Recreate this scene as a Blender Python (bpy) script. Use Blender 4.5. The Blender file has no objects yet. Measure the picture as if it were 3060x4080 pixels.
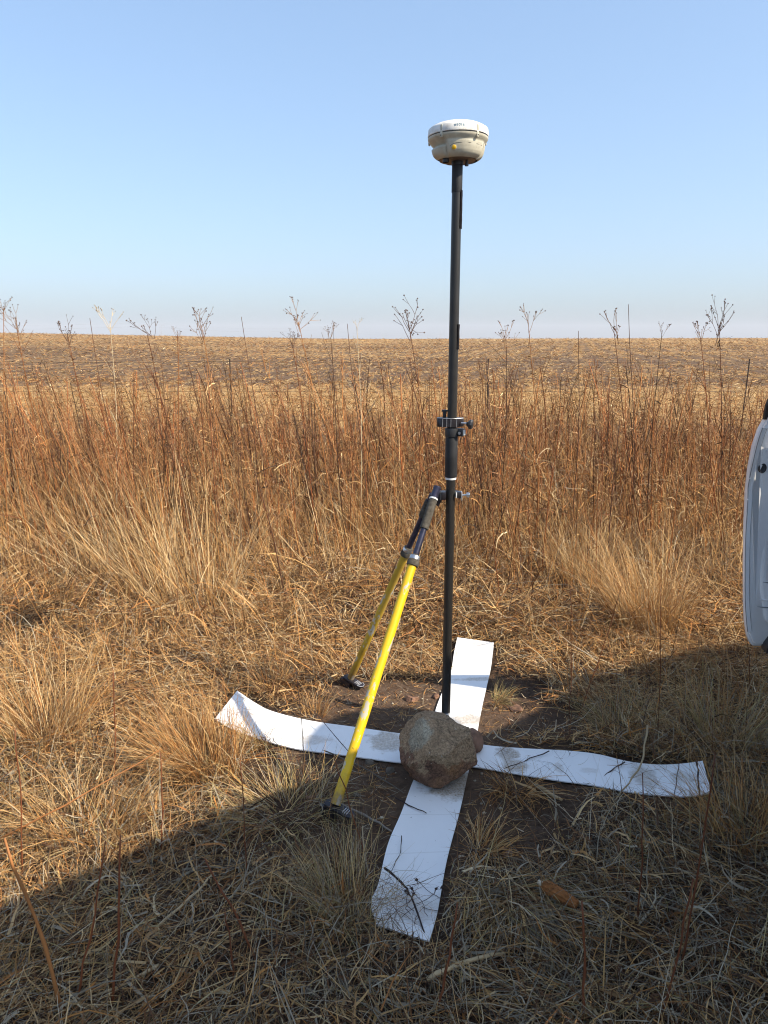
import bpy, bmesh, math, random
import numpy as np
from mathutils import Vector, Matrix, Quaternion

random.seed(7)
rng = np.random.default_rng(11)
S = bpy.context.scene
COL = S.collection
R = math.radians

# ------------------------------------------------------------------ camera, sky, sun, exposure
CAMH, PITCH, FPX = 1.45, R(13.3), 2947.0
cam_d = bpy.data.cameras.new('camera')
cam_d.sensor_fit = 'VERTICAL'; cam_d.sensor_height = 36.0; cam_d.lens = 36.0 * FPX / 4080
cam_d.clip_start = 0.02; cam_d.clip_end = 20000
cam = bpy.data.objects.new('camera', cam_d); COL.objects.link(cam)
cam.location = (0, 0, CAMH); cam.rotation_euler = (R(90) - PITCH, 0, 0)
S.camera = cam

SUN_TO = Vector((1.03, -0.48, 1.0)).normalized()          # towards the sun
SUN_EL = math.asin(SUN_TO.z); SUN_AZ = math.atan2(SUN_TO.x, SUN_TO.y)
world = bpy.data.worlds.new('World'); S.world = world; world.use_nodes = True
wn = world.node_tree; wn.nodes.clear()
sky = wn.nodes.new('ShaderNodeTexSky'); sky.sky_type = 'NISHITA'; sky.sun_disc = False
sky.sun_elevation = SUN_EL; sky.sun_rotation = SUN_AZ
sky.altitude = 0; sky.air_density = 1.0; sky.dust_density = 2.2; sky.ozone_density = 3.0
bg = wn.nodes.new('ShaderNodeBackground'); bg.inputs['Strength'].default_value = 0.118
wo = wn.nodes.new('ShaderNodeOutputWorld')
# a dusty dry season sky: the whole dome is evened out and cooled by the same curve
sg = wn.nodes.new('ShaderNodeGamma'); sg.inputs['Gamma'].default_value = 0.6; wn.links.new(sky.outputs[0], sg.inputs['Color'])
st = wn.nodes.new('ShaderNodeMix'); st.data_type = 'RGBA'; st.blend_type = 'MULTIPLY'; st.inputs[0].default_value = 1.0
wn.links.new(sg.outputs[0], st.inputs[6]); st.inputs[7].default_value = (1.40, 1.64, 1.90, 1)
wn.links.new(st.outputs[2], bg.inputs[0]); wn.links.new(bg.outputs[0], wo.inputs[0])

sun_d = bpy.data.lights.new('sun', 'SUN'); sun_d.energy = 4.2; sun_d.angle = R(0.53)
sun_d.color = (1.0, 0.89, 0.73)
sun = bpy.data.objects.new('sun', sun_d); COL.objects.link(sun)
sun.rotation_euler = SUN_TO.to_track_quat('Z', 'Y').to_euler(); sun.location = (4, -3, 8)

vs = S.view_settings
S.display_settings.display_device = 'sRGB'
vs.view_transform = 'Standard'; vs.look = 'None'; vs.gamma = 1.0; vs.use_curve_mapping = False
vs.exposure = 0.95
S.render.engine = 'CYCLES'
S.cycles.max_bounces = 6; S.cycles.diffuse_bounces = 3; S.cycles.transparent_max_bounces = 8
S.cycles.transmission_bounces = 3; S.cycles.volume_bounces = 0
S.cycles.use_denoising = True; S.cycles.filter_width = 1.1

# ------------------------------------------------------------------ helpers
sP, cP = math.sin(PITCH), math.cos(PITCH)
def _ray(px, py):
    u = (px - 1530) / FPX; v = (py - 2040) / FPX
    return u, cP - v * sP, -sP - v * cP
def gnd(px, py, z=0.0):
    """measured position in the photograph -> place on a level plane"""
    dx, dy, dz = _ray(px, py); t = (z - CAMH) / dz
    return Vector((dx * t, dy * t, z))
def aty(px, py, Y):
    dx, dy, dz = _ray(px, py); t = Y / dy
    return Vector((dx * t, Y, CAMH + dz * t))

def tag(o, label=None, cat=None, group=None, kind=None):
    if label: o['label'] = label
    if cat: o['category'] = cat
    if group: o['group'] = group
    if kind: o['kind'] = kind
    return o
def empty(name, loc=(0, 0, 0), rz=0.0):
    o = bpy.data.objects.new(name, None); COL.objects.link(o)
    o.location = loc; o.rotation_euler = (0, 0, rz); o.empty_display_size = 0.1
    return o
def link(name, me, m=None, parent=None, smooth=False):
    if m is not None and not me.materials: me.materials.append(m)
    if smooth and len(me.polygons):
        me.polygons.foreach_set('use_smooth', np.ones(len(me.polygons), bool))
    o = bpy.data.objects.new(name, me); COL.objects.link(o)
    if parent: o.parent = parent
    return o
def np_mesh(name, V, faces_list, col=None):
    """faces_list: list of int arrays (n,k)"""
    me = bpy.data.meshes.new(name)
    V = np.asarray(V, np.float32)
    me.vertices.add(len(V)); me.vertices.foreach_set('co', V.ravel())
    loops = np.concatenate([f.ravel() for f in faces_list]).astype(np.int32)
    tot = np.concatenate([np.full(len(f), f.shape[1], np.int32) for f in faces_list])
    start = np.concatenate([[0], np.cumsum(tot)[:-1]]).astype(np.int32)
    me.loops.add(len(loops)); me.loops.foreach_set('vertex_index', loops)
    me.polygons.add(len(tot)); me.polygons.foreach_set('loop_start', start)
    try: me.polygons.foreach_set('loop_total', tot)
    except Exception: pass
    me.update(calc_edges=True)
    if col is not None:
        a = me.color_attributes.new('Col', 'FLOAT_COLOR', 'POINT')
        c = np.ones((len(V), 4), np.float32); c[:, :3] = col
        a.data.foreach_set('color', c.ravel())
    return me
class MB:
    """collects shapes into one mesh"""
    def __init__(self): self.bm = bmesh.new()
    def box(self, c, s, rot=None, bevel=0.0):
        r = bmesh.ops.create_cube(self.bm, size=1.0); vs_ = r['verts']
        M = Matrix.Translation(c) @ (rot.to_4x4() if rot is not None else Matrix()) @ Matrix.Diagonal((*s, 1))
        bmesh.ops.transform(self.bm, matrix=M, verts=vs_)
        if bevel > 0:
            es = list({e for v in vs_ for e in v.link_edges})
            bmesh.ops.bevel(self.bm, geom=es, offset=bevel, segments=2, affect='EDGES', profile=0.5)
        return self
    def tube(self, pts, rad, n=12, cap=True):
        pts = [Vector(p) for p in pts]
        if not hasattr(rad, '__len__'): rad = [rad] * len(pts)
        rings = []; ref = None
        for i, p in enumerate(pts):
            d = (pts[min(i + 1, len(pts) - 1)] - pts[max(i - 1, 0)])
            if d.length < 1e-9: d = Vector((0, 0, 1))
            d.normalize()
            if ref is None:
                ref = d.orthogonal().normalized()
            else:
                ref = (ref - d * ref.dot(d)); ref = ref.normalized() if ref.length > 1e-6 else d.orthogonal().normalized()
            b = d.cross(ref)
            rings.append([self.bm.verts.new(p + (ref * math.cos(2 * math.pi * k / n) + b * math.sin(2 * math.pi * k / n)) * rad[i]) for k in range(n)])
        for a, b in zip(rings, rings[1:]):
            for k in range(n):
                self.bm.faces.new((a[k], a[(k + 1) % n], b[(k + 1) % n], b[k]))
        if cap:
            self.bm.faces.new(rings[0][::-1]); self.bm.faces.new(rings[-1])
        return self
    def cyl(self, a, b, r, n=20, r2=None):
        return self.tube([a, b], [r, r if r2 is None else r2], n)
    def lathe(self, prof, c=(0, 0, 0), n=32, axis=None):
        c = Vector(c); q = Vector((0, 0, 1)).rotation_difference(Vector(axis)) if axis is not None else Quaternion()
        rings = []
        for r, z in prof:
            if r < 1e-6: rings.append([self.bm.verts.new(c + q @ Vector((0, 0, z)))])
            else: rings.append([self.bm.verts.new(c + q @ Vector((r * math.cos(2 * math.pi * k / n), r * math.sin(2 * math.pi * k / n), z))) for k in range(n)])
        for a, b in zip(rings, rings[1:]):
            if len(a) == 1 and len(b) == 1: continue
            for k in range(n):
                k2 = (k + 1) % n
                if len(a) == 1: self.bm.faces.new((a[0], b[k2], b[k]))
                elif len(b) == 1: self.bm.faces.new((a[k], a[k2], b[0]))
                else: self.bm.faces.new((a[k], a[k2], b[k2], b[k]))
        return self
    def prism(self, poly, depth, M):
        """polygon in the x,y plane of M, pushed along its z by depth"""
        a = [self.bm.verts.new(M @ Vector((x, y, 0))) for x, y in poly]
        b = [self.bm.verts.new(M @ Vector((x, y, depth))) for x, y in poly]
        self.bm.faces.new(a[::-1]); self.bm.faces.new(b)
        for i in range(len(a)):
            j = (i + 1) % len(a); self.bm.faces.new((a[i], a[j], b[j], b[i]))
        return self
    def bevel_all(self, off, seg=2, ang=35):
        self.bm.normal_update()
        es = [e for e in self.bm.edges if len(e.link_faces) == 2 and e.calc_face_angle(0) > R(ang)]
        bmesh.ops.bevel(self.bm, geom=es, offset=off, segments=seg, affect='EDGES', profile=0.5)
        return self
    def build(self, name, m, parent=None, smooth=True, angle=38):
        bmesh.ops.recalc_face_normals(self.bm, faces=self.bm.faces[:])
        if smooth:
            for f in self.bm.faces: f.smooth = True
            for e in self.bm.edges:
                if len(e.link_faces) == 2 and e.calc_face_angle(0) > R(angle): e.smooth = False
        me = bpy.data.meshes.new(name); self.bm.to_mesh(me); self.bm.free()
        return link(name, me, m, parent)

# ------------------------------------------------------------------ materials
def new_mat(name):
    m = bpy.data.materials.new(name); m.use_nodes = True
    nt = m.node_tree; return m, nt, nt.nodes['Principled BSDF']
def node(nt, t, **kw):
    n = nt.nodes.new(t)
    for k, v in kw.items(): setattr(n, k, v)
    return n
def mixc(nt, a, b, f, mode='MIX'):
    n = node(nt, 'ShaderNodeMix', data_type='RGBA', blend_type=mode)
    for sock, v in ((n.inputs[0], f), (n.inputs[6], a), (n.inputs[7], b)):
        if hasattr(v, 'is_linked'): nt.links.new(v, sock)
        else: sock.default_value = (*v[:3], 1) if hasattr(v, '__len__') else ((v, v, v, 1) if sock.type == 'RGBA' else v)
    return n.outputs[2]
def math_n(nt, op, a, b=None, c=None, clamp=False):
    n = node(nt, 'ShaderNodeMath', operation=op, use_clamp=clamp)
    for i, v in enumerate((a, b, c)):
        if v is None: continue
        if hasattr(v, 'is_linked'): nt.links.new(v, n.inputs[i])
        else: n.inputs[i].default_value = v
    return n.outputs[0]
def coords(nt, kind='Object', scale=None):
    t = node(nt, 'ShaderNodeTexCoord'); o = t.outputs[kind]
    if scale is not None:
        mp = node(nt, 'ShaderNodeMapping'); mp.inputs['Scale'].default_value = scale
        nt.links.new(o, mp.inputs['Vector']); o = mp.outputs[0]
    return o
def noise(nt, vec, scale, detail=3, rough=0.55, dist=0.0, col=False):
    n = node(nt, 'ShaderNodeTexNoise'); n.inputs['Scale'].default_value = scale
    n.inputs['Detail'].default_value = detail; n.inputs['Roughness'].default_value = rough
    n.inputs['Distortion'].default_value = dist
    nt.links.new(vec, n.inputs['Vector']); return n.outputs['Color' if col else 'Fac']
def ramp(nt, f, stops, interp='LINEAR'):
    n = node(nt, 'ShaderNodeValToRGB'); n.color_ramp.interpolation = interp
    e = n.color_ramp.elements
    while len(e) < len(stops): e.new(0.5)
    for el, (p, c) in zip(e, stops):
        el.position = p; el.color = (*c, 1) if hasattr(c, '__len__') else (c, c, c, 1)
    nt.links.new(f, n.inputs[0]); return n.outputs[0]
def bump(nt, b, h, strength=0.3, dist=0.01):
    n = node(nt, 'ShaderNodeBump'); n.inputs['Strength'].default_value = strength; n.inputs['Distance'].default_value = dist
    nt.links.new(h, n.inputs['Height']); nt.links.new(n.outputs[0], b.inputs['Normal'])
def setb(b, rough=0.6, metal=0.0, spec=0.5, base=None):
    b.inputs['Roughness'].default_value = rough; b.inputs['Metallic'].default_value = metal
    b.inputs['Specular IOR Level'].default_value = spec
    if base is not None: b.inputs['Base Color'].default_value = (*base, 1)
def plain(name, base, rough=0.5, metal=0.0, spec=0.5, var=0.25, scale=40, bmp=0.0):
    """one-colour material with a little wear"""
    m, nt, b = new_mat(name); setb(b, rough, metal, spec)
    v = coords(nt); f = noise(nt, v, scale, 4)
    c = ramp(nt, f, [(0.3, tuple(x * (1 - var) for x in base)), (0.7, tuple(min(1, x * (1 + var * .6)) for x in base))])
    nt.links.new(c, b.inputs['Base Color'])
    if bmp: bump(nt, b, f, bmp, 0.002)
    return m

def straw_mat(name, trans=0.22, rough=0.75):
    m, nt, b = new_mat(name); setb(b, rough, 0, 0.25)
    a = node(nt, 'ShaderNodeAttribute', attribute_name='Col')
    nt.links.new(a.outputs['Color'], b.inputs['Base Color'])
    if trans > 0:
        t = node(nt, 'ShaderNodeBsdfTranslucent'); nt.links.new(a.outputs['Color'], t.inputs[0])
        mx = node(nt, 'ShaderNodeMixShader'); mx.inputs[0].default_value = trans
        out = nt.nodes['Material Output']
        nt.links.new(b.outputs[0], mx.inputs[1]); nt.links.new(t.outputs[0], mx.inputs[2]); nt.links.new(mx.outputs[0], out.inputs[0])
    return m
M_STRAW = straw_mat('dry_straw', 0.12); M_STEM = straw_mat('dry_weed_stem', 0.0, 0.6)

M_CARBON, nt, b = new_mat('carbon_fibre')
setb(b, 0.34, 0, 0.5)
geo = node(nt, 'ShaderNodeTexCoord'); sep = node(nt, 'ShaderNodeSeparateXYZ'); nt.links.new(geo.outputs['Object'], sep.inputs[0])
ang = math_n(nt, 'ARCTAN2', sep.outputs[1], sep.outputs[0])
ua = math_n(nt, 'MULTIPLY', ang, 0.0165); 
p1 = math_n(nt, 'SINE', math_n(nt, 'MULTIPLY', math_n(nt, 'ADD', ua, sep.outputs[2]), 2 * math.pi / 0.0062))
p2 = math_n(nt, 'SINE', math_n(nt, 'MULTIPLY', math_n(nt, 'SUBTRACT', ua, sep.outputs[2]), 2 * math.pi / 0.0062))
w = math_n(nt, 'MULTIPLY_ADD', math_n(nt, 'MULTIPLY', p1, p2), 0.5, 0.5)
nt.links.new(ramp(nt, w, [(0.25, (0.006, 0.006, 0.007)), (0.8, (0.034, 0.030, 0.024))]), b.inputs['Base Color'])
nt.links.new(ramp(nt, w, [(0.2, 0.30), (0.8, 0.42)]), b.inputs['Roughness'])
bump(nt, b, w, 0.35, 0.0006)

M_BLACK = plain('black_plastic', (0.022, 0.022, 0.024), 0.45)
M_ANOD = plain('black_anodised_metal', (0.030, 0.026, 0.030), 0.36, 0.3, 0.5, 0.35, 60)
M_EDGE = plain('worn_bare_metal_edge', (0.55, 0.55, 0.55), 0.4, 0.6)
M_SLEEVE = plain('rubber_sleeve', (0.018, 0.018, 0.019), 0.62, 0, 0.4, 0.4, 30, 0.15)
M_VELCRO = plain('black_hook_tape', (0.012, 0.011, 0.013), 0.95, 0, 0.1, 0.5, 400, 0.8)
M_WHITEP = plain('white_plastic', (0.75, 0.74, 0.70), 0.5)
M_STEEL = plain('bright_steel', (0.60, 0.60, 0.60), 0.28, 0.9)
M_BLUEAN = plain('blue_black_anodised_tube', (0.035, 0.035, 0.060), 0.30, 0.35, 0.5, 0.4, 50)
M_FOAM = plain('muddy_foam_grip', (0.085, 0.075, 0.060), 0.95, 0, 0.15, 0.45, 70, 0.6)

M_YEL, nt, b = new_mat('chipped_yellow_paint'); setb(b, 0.42, 0, 0.45)
v = coords(nt, 'Object', (1, 1, 0.45))
chip = ramp(nt, noise(nt, v, 38, 5, 0.6), [(0.555, 0.0), (0.585, 1.0)])
scr = ramp(nt, noise(nt, coords(nt, 'Object', (1, 1, 0.6)), 150, 3, 0.7), [(0.66, 0.0), (0.70, 1.0)])
yc = ramp(nt, noise(nt, coords(nt), 9, 4), [(0.3, (0.62, 0.37, 0.006)), (0.7, (0.78, 0.51, 0.010))])
yc = mixc(nt, yc, (0.13, 0.08, 0.02), math_n(nt, 'MULTIPLY', scr, 0.75))
yc = mixc(nt, yc, (0.42, 0.41, 0.37), math_n(nt, 'MULTIPLY', chip, 0.85))
sz_ = node(nt, 'ShaderNodeSeparateXYZ'); nt.links.new(coords(nt), sz_.inputs[0])
mud = ramp(nt, math_n(nt, 'ADD', sz_.outputs[2], math_n(nt, 'MULTIPLY', noise(nt, coords(nt), 45, 5, 0.7), 0.28)), [(0.13, 0.75), (0.24, 0.0)])
yc = mixc(nt, yc, (0.16, 0.10, 0.05), mud)
nt.links.new(yc, b.inputs['Base Color'])
M_YEL_DIRTY = M_YEL.copy(); M_YEL_DIRTY.name = 'muddy_yellow_paint'
for n_ in M_YEL_DIRTY.node_tree.nodes:
    if n_.type == 'VALTORGB' and abs(n_.color_ramp.elements[0].color[2] - 0.006) < 1e-4:
        n_.color_ramp.elements[0].color = (0.33, 0.19, 0.02, 1); n_.color_ramp.elements[1].color = (0.55, 0.36, 0.03, 1)

def dirt_mat(name, clean, dirt, amount, rough):
    m, nt, b = new_mat(name); setb(b, rough, 0, 0.4)
    f = noise(nt, coords(nt, 'Object', (1, 1, 1)), 28, 6, 0.65)
    f2 = noise(nt, coords(nt), 160, 3, 0.6)
    k = ramp(nt, f, [(0.42, 0.0), (0.75, amount)])
    k2 = ramp(nt, f2, [(0.64, 0.0), (0.70, amount * 0.9)])
    c = mixc(nt, clean, dirt, math_n(nt, 'MAXIMUM', k, k2)); nt.links.new(c, b.inputs['Base Color']); return m
M_DOME = dirt_mat('grubby_white_dome', (0.80, 0.77, 0.70), (0.40, 0.33, 0.24), 0.75, 0.42)
M_BODY = dirt_mat('grey_green_housing', (0.50, 0.47, 0.365), (0.25, 0.20, 0.135), 0.5, 0.45)
M_BASEP = plain('dark_base_plate', (0.16, 0.12, 0.095), 0.5)
M_BUTTON = plain('yellow_button', (0.75, 0.43, 0.01), 0.4, 0, 0.5, 0.1)
M_INK = plain('faded_blue_ink', (0.10, 0.22, 0.30), 0.7)

# ------------------------------------------------------------------ terrain
def wob(x, y):
    return (np.sin(x * 3.1 + 0.7 * np.sin(y * 2.3)) * np.sin(y * 2.7 + 1.3 + 0.8 * np.sin(x * 1.9)) * 0.012
            + np.sin(x * 9.7 + 2.1 * np.sin(y * 5.2)) * np.sin(y * 8.3 + 1.7 * np.sin(x * 6.1)) * 0.005)
def ground_z(x, y):
    x = np.asarray(x, float); y = np.asarray(y, float)
    z = wob(x, y) * np.clip((np.hypot(x - 0.2, y - 2.4) - 0.55) / 0.6, 0.0, 1) * np.clip(1.4 - np.abs(y) / 30, 0, 1)
    yc = 150.0
    xs = x / np.maximum(np.abs(y), 20) * yc
    crest = 1.12 + np.clip(-(xs + 8) / 70, 0, 1.5) ** 1.1 * 1.25 + np.clip((xs - 5) / 80, 0, 1.5) * 0.18
    t = np.clip((y - 11) / (yc - 11), 0, 1)
    rise = t * t * (3 - 2 * t) * 0.35 + t * 0.65
    far = np.clip((y - yc) / 400, 0, 1); far = far * far * (3 - 2 * far)
    return z + crest * rise * (1 - far) - 8.0 * far
def axis_vals(segs):
    out = []
    for a, b_, n in segs: out += list(np.linspace(a, b_, n, endpoint=False))
    return np.array(out + [segs[-1][1]])
def sheet(name, xs, ys, m, off=0.0):
    X, Y = np.meshgrid(xs, ys); Z = ground_z(X, Y) + off
    V = np.stack([X, Y, Z], -1).reshape(-1, 3); nx, ny = len(xs), len(ys)
    i = (np.arange(ny - 1)[:, None] * nx + np.arange(nx - 1)[None]).ravel()
    F = np.stack([i, i + 1, i + nx + 1, i + nx], 1)
    return link(name, np_mesh(name, V, [F]), m, None, True)

M_SOIL, nt, b = new_mat('soil_and_stubble'); setb(b, 0.95, 0, 0.15)
gp = node(nt, 'ShaderNodeNewGeometry'); pos = gp.outputs['Position']
sx = node(nt, 'ShaderNodeSeparateXYZ'); nt.links.new(pos, sx.inputs[0])
soil = ramp(nt, noise(nt, pos, 6.5, 8, 0.65), [(0.28, (0.040, 0.026, 0.018)), (0.5, (0.080, 0.050, 0.033)), (0.75, (0.135, 0.085, 0.056))])
clod = ramp(nt, noise(nt, pos, 60, 4, 0.6), [(0.35, 0.55), (0.65, 1.25)])
soil = mixc(nt, soil, clod, 1.0, 'MULTIPLY')
# the reddish bare earth round the boulder
dd = node(nt, 'ShaderNodeVectorMath', operation='DISTANCE'); nt.links.new(pos, dd.inputs[0]); dd.inputs[1].default_value = (0.12, 2.5, 0)
bare = ramp(nt, math_n(nt, 'MULTIPLY_ADD', noise(nt, pos, 4, 4), 0.5, dd.outputs['Value']), [(0.55, 1.0), (0.95, 0.0)])
soil = mixc(nt, soil, ramp(nt, noise(nt, pos, 22, 7, 0.7), [(0.25, (0.060, 0.041, 0.029)), (0.55, (0.145, 0.094, 0.062)), (0.8, (0.25, 0.172, 0.118))]), math_n(nt, 'MULTIPLY', bare, 0.85))
# crop residue across the field, in long patches and rows
mp = node(nt, 'ShaderNodeMapping'); mp.inputs['Scale'].default_value = (1.0, 0.12, 1.0); nt.links.new(pos, mp.inputs['Vector'])
res = noise(nt, mp.outputs[0], 5.5, 6, 0.78)
mp2 = node(nt, 'ShaderNodeMapping'); mp2.inputs['Scale'].default_value = (0.035, 0.10, 1.0); nt.links.new(pos, mp2.inputs['Vector'])
patch = noise(nt, mp2.outputs[0], 1.0, 3, 0.5)
mp3 = node(nt, 'ShaderNodeMapping'); mp3.inputs['Rotation'].default_value = (0, 0, R(14)); nt.links.new(pos, mp3.inputs['Vector'])
sr = node(nt, 'ShaderNodeSeparateXYZ'); nt.links.new(mp3.outputs[0], sr.inputs[0])
rows = math_n(nt, 'SINE', math_n(nt, 'MULTIPLY', sr.outputs[0], 2 * math.pi / 1.5))
near_band = math_n(nt, 'SUBTRACT', 1.0, math_n(nt, 'MULTIPLY', math_n(nt, 'ABSOLUTE', math_n(nt, 'SUBTRACT', sx.outputs[1], 17.5)), 0.16), clamp=True)
farmore = math_n(nt, 'MULTIPLY', math_n(nt, 'SUBTRACT', sx.outputs[1], 35.0), 0.004, clamp=True)
k = math_n(nt, 'ADD', res, math_n(nt, 'MULTIPLY', math_n(nt, 'SUBTRACT', patch, 0.5), 0.30))
k = math_n(nt, 'ADD', k, math_n(nt, 'MULTIPLY', near_band, 0.22))
k = math_n(nt, 'ADD', k, math_n(nt, 'MULTIPLY', farmore, 0.30))
k = math_n(nt, 'ADD', k, math_n(nt, 'MULTIPLY', rows, 0.03))
resf = ramp(nt, k, [(0.53, 0.0), (0.58, 1.0)])
resf = math_n(nt, 'MULTIPLY', resf, math_n(nt, 'MULTIPLY', math_n(nt, 'SUBTRACT', sx.outputs[1], 9.0), 0.3, clamp=True))
rc = ramp(nt, noise(nt, pos, 1.3, 4), [(0.3, (0.28, 0.16, 0.060)), (0.7, (0.44, 0.28, 0.12))])
fsoil = ramp(nt, noise(nt, mp.outputs[0], 5, 6, 0.65), [(0.3, (0.078, 0.047, 0.029)), (0.7, (0.155, 0.098, 0.058))])
fieldm = math_n(nt, 'MULTIPLY', math_n(nt, 'SUBTRACT', sx.outputs[1], 9.0), 0.5, clamp=True)
allc = mixc(nt, soil, fsoil, fieldm)
nt.links.new(mixc(nt, allc, rc, resf), b.inputs['Base Color'])
hb = noise(nt, pos, 45, 6, 0.7); bump(nt, b, hb, 0.9, 0.02)

tag(sheet('ground', axis_vals([(-3500, -200, 6), (-200, -20, 12), (-20, -4, 20), (-4, 4, 130), (4, 20, 20), (20, 200, 12), (200, 3500, 6)]),
          axis_vals([(-300, -10, 6), (-10, 0, 12), (0, 6, 110), (6, 14, 50), (14, 60, 60), (60, 180, 50), (180, 600, 20), (600, 3500, 8)]), M_SOIL), kind='structure')

# ------------------------------------------------------------------ marker strips
def stain_mat(name, stains, creases=()):
    """white corrugated plastic; stains = (x, y, radius x, radius y, strength, hue)"""
    m, nt, b = new_mat(name); setb(b, 0.42, 0, 0.4)
    g = node(nt, 'ShaderNodeNewGeometry'); P_ = g.outputs['Position']
    nz = noise(nt, P_, 26, 6, 0.65); fine = noise(nt, P_, 150, 4, 0.7)
    tot = None
    for (x, y, rx, ry, st) in stains:
        mp = node(nt, 'ShaderNodeMapping'); mp.vector_type = 'POINT'
        mp.inputs['Scale'].default_value = (1 / rx, 1 / ry, 0); mp.inputs['Location'].default_value = (-x / rx, -y / ry, 0)
        nt.links.new(P_, mp.inputs['Vector'])
        ln = node(nt, 'ShaderNodeVectorMath', operation='LENGTH'); nt.links.new(mp.outputs[0], ln.inputs[0])
        d = math_n(nt, 'MULTIPLY_ADD', nz, 1.5, math_n(nt, 'SUBTRACT', ln.outputs['Value'], 0.75))
        k = math_n(nt, 'MULTIPLY', ramp(nt, d, [(0.62, 1.0), (0.98, 0.0)]), st)
        tot = k if tot is None else math_n(nt, 'MAXIMUM', tot, k)
    tot = math_n(nt, 'MULTIPLY', tot, ramp(nt, fine, [(0.3, 0.35), (0.62, 1.0)]))
    spk = ramp(nt, noise(nt, P_, 95, 2, 0.5), [(0.755, 0.0), (0.77, 0.6)])
    film = ramp(nt, noise(nt, P_, 7, 5, 0.6), [(0.4, 0.0), (0.8, 0.16)])
    dc = ramp(nt, noise(nt, P_, 48, 4, 0.6), [(0.3, (0.17, 0.112, 0.052)), (0.7, (0.36, 0.255, 0.135))])
    c = mixc(nt, (0.80, 0.80, 0.79), (0.58, 0.54, 0.47), film)
    c = mixc(nt, c, dc, tot); c = mixc(nt, c, (0.10, 0.08, 0.06), spk)
    for nx_, ny_, cc, st in creases:                  # fold marks, drawn only as thin darker lines in the colour
        dt = node(nt, 'ShaderNodeVectorMath', operation='DOT_PRODUCT'); nt.links.new(P_, dt.inputs[0]); dt.inputs[1].default_value = (nx_, ny_, 0)
        dv = math_n(nt, 'ABSOLUTE', math_n(nt, 'SUBTRACT', dt.outputs['Value'], cc))
        c = mixc(nt, c, (0.40, 0.38, 0.33), ramp(nt, math_n(nt, 'ADD', dv, math_n(nt, 'MULTIPLY', fine, .0015)), [(0.0018, st), (0.0032, 0.0)]))
    nt.links.new(c, b.inputs['Base Color']); return m
def catmull(pts, n):
    out = []
    P_ = [pts[0]] + list(pts) + [pts[-1]]
    for i in range(1, len(P_) - 2):
        for j in range(n):
            t = j / n; a, b_, c, d = P_[i - 1], P_[i], P_[i + 1], P_[i + 2]
            out.append(0.5 * ((2 * b_) + (c - a) * t + (2 * a - 5 * b_ + 4 * c - d) * t * t + (3 * b_ - a - 3 * c + d) * t ** 3))
    return out + [pts[-1]]
STRIP_POLYS = []
def strip(name, pairs, m, th=0.004):
    L_ = catmull([Vector(a) for a, _ in pairs], 8); Rr = catmull([Vector(b_) for _, b_ in pairs], 8)
    bm = bmesh.new(); K = 5; rows_t = []; rows_b = []
    for a, b_ in zip(L_, Rr):
        rows_t.append([bm.verts.new(a.lerp(b_, k / K) + Vector((0, 0, th))) for k in range(K + 1)])
        rows_b.append([bm.verts.new(a.lerp(b_, k / K)) for k in range(K + 1)])
    for i in range(len(L_) - 1):
        for k in range(K):
            bm.faces.new((rows_t[i][k], rows_t[i][k + 1], rows_t[i + 1][k + 1], rows_t[i + 1][k]))
            bm.faces.new((rows_b[i][k], rows_b[i + 1][k], rows_b[i + 1][k + 1], rows_b[i][k + 1]))
        for k in (0, K):
            bm.faces.new((rows_t[i][k], rows_t[i + 1][k], rows_b[i + 1][k], rows_b[i][k]))
    for i in (0, len(L_) - 1):
        for k in range(K):
            bm.faces.new((rows_t[i][k], rows_t[i][k + 1], rows_b[i][k + 1], rows_b[i][k]))
    bmesh.ops.recalc_face_normals(bm, faces=bm.faces[:])
    for f in bm.faces: f.smooth = True
    for e in bm.edges:
        if len(e.link_faces) == 2 and e.calc_face_angle(0) > R(40): e.smooth = False
    me = bpy.data.meshes.new(name); bm.to_mesh(me); bm.free()
    STRIP_POLYS.append(np.array([(p.x, p.y) for p in L_] + [(p.x, p.y) for p in Rr[::-1]]))
    return link(name, me, m)
G = gnd
st_a = stain_mat('stained_white_plastic_across', [(0.02, 2.44, 0.10, 0.08, 0.72), (-0.27, 2.45, 0.09, 0.035, 0.45), (0.44, 2.36, 0.045, 0.055, 0.85), (0.45, 2.28, 0.05, 0.05, 0.85), (0.87, 2.22, 0.05, 0.08, 0.55), (0.60, 2.27, 0.02, 0.04, 0.4), (-.55, 2.62, .04, .03, .35), (1.0, 2.2, .05, .04, .4), (.70, 2.25, .04, .02, .3)], [(.97, -.24, -.98, .3), (1.0, .1, 1.10, .3), (1, -.05, .62, .3)])
st_b = stain_mat('stained_white_plastic_along', [(0.235, 2.19, 0.13, 0.11, 0.9), (0.33, 2.60, 0.10, 0.045, 0.7), (0.40, 2.93, 0.10, 0.02, 0.55), (0.10, 1.62, 0.08, 0.06, 0.35), (.45, 3.3, .05, .03, .4)], [(-.06, .998, 1.835, .35), (-.02, 1.0, 1.705, .3), (.0, 1.0, 2.02, .3), (.1, .995, 3.20, .35)])
along_L = [G(1500, 3690, .012), G(1478, 3600, .004), G(1507, 3526, .003), G(1546, 3366, .003), G(1599, 3241, .003), G(1652, 3101, .003), Vector((0.18, 2.45, .003)), G(1729, 2859, .004), G(1758, 2770, .008), G(1794, 2693, .012), G(1809, 2604, .02), G(1822, 2542, .012)]
along_R = [G(1710, 3755, .016), G(1738, 3660, .004), G(1752, 3590, .003), G(1782, 3424, .003), G(1835, 3222, .003), G(1867, 3075, .003), Vector((0.33, 2.40, .003)), G(1903, 2915, .004), G(1919, 2828, .008), G(1936, 2751, .012), G(1956, 2661, .02), G(1968, 2563, .012)]
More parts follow.
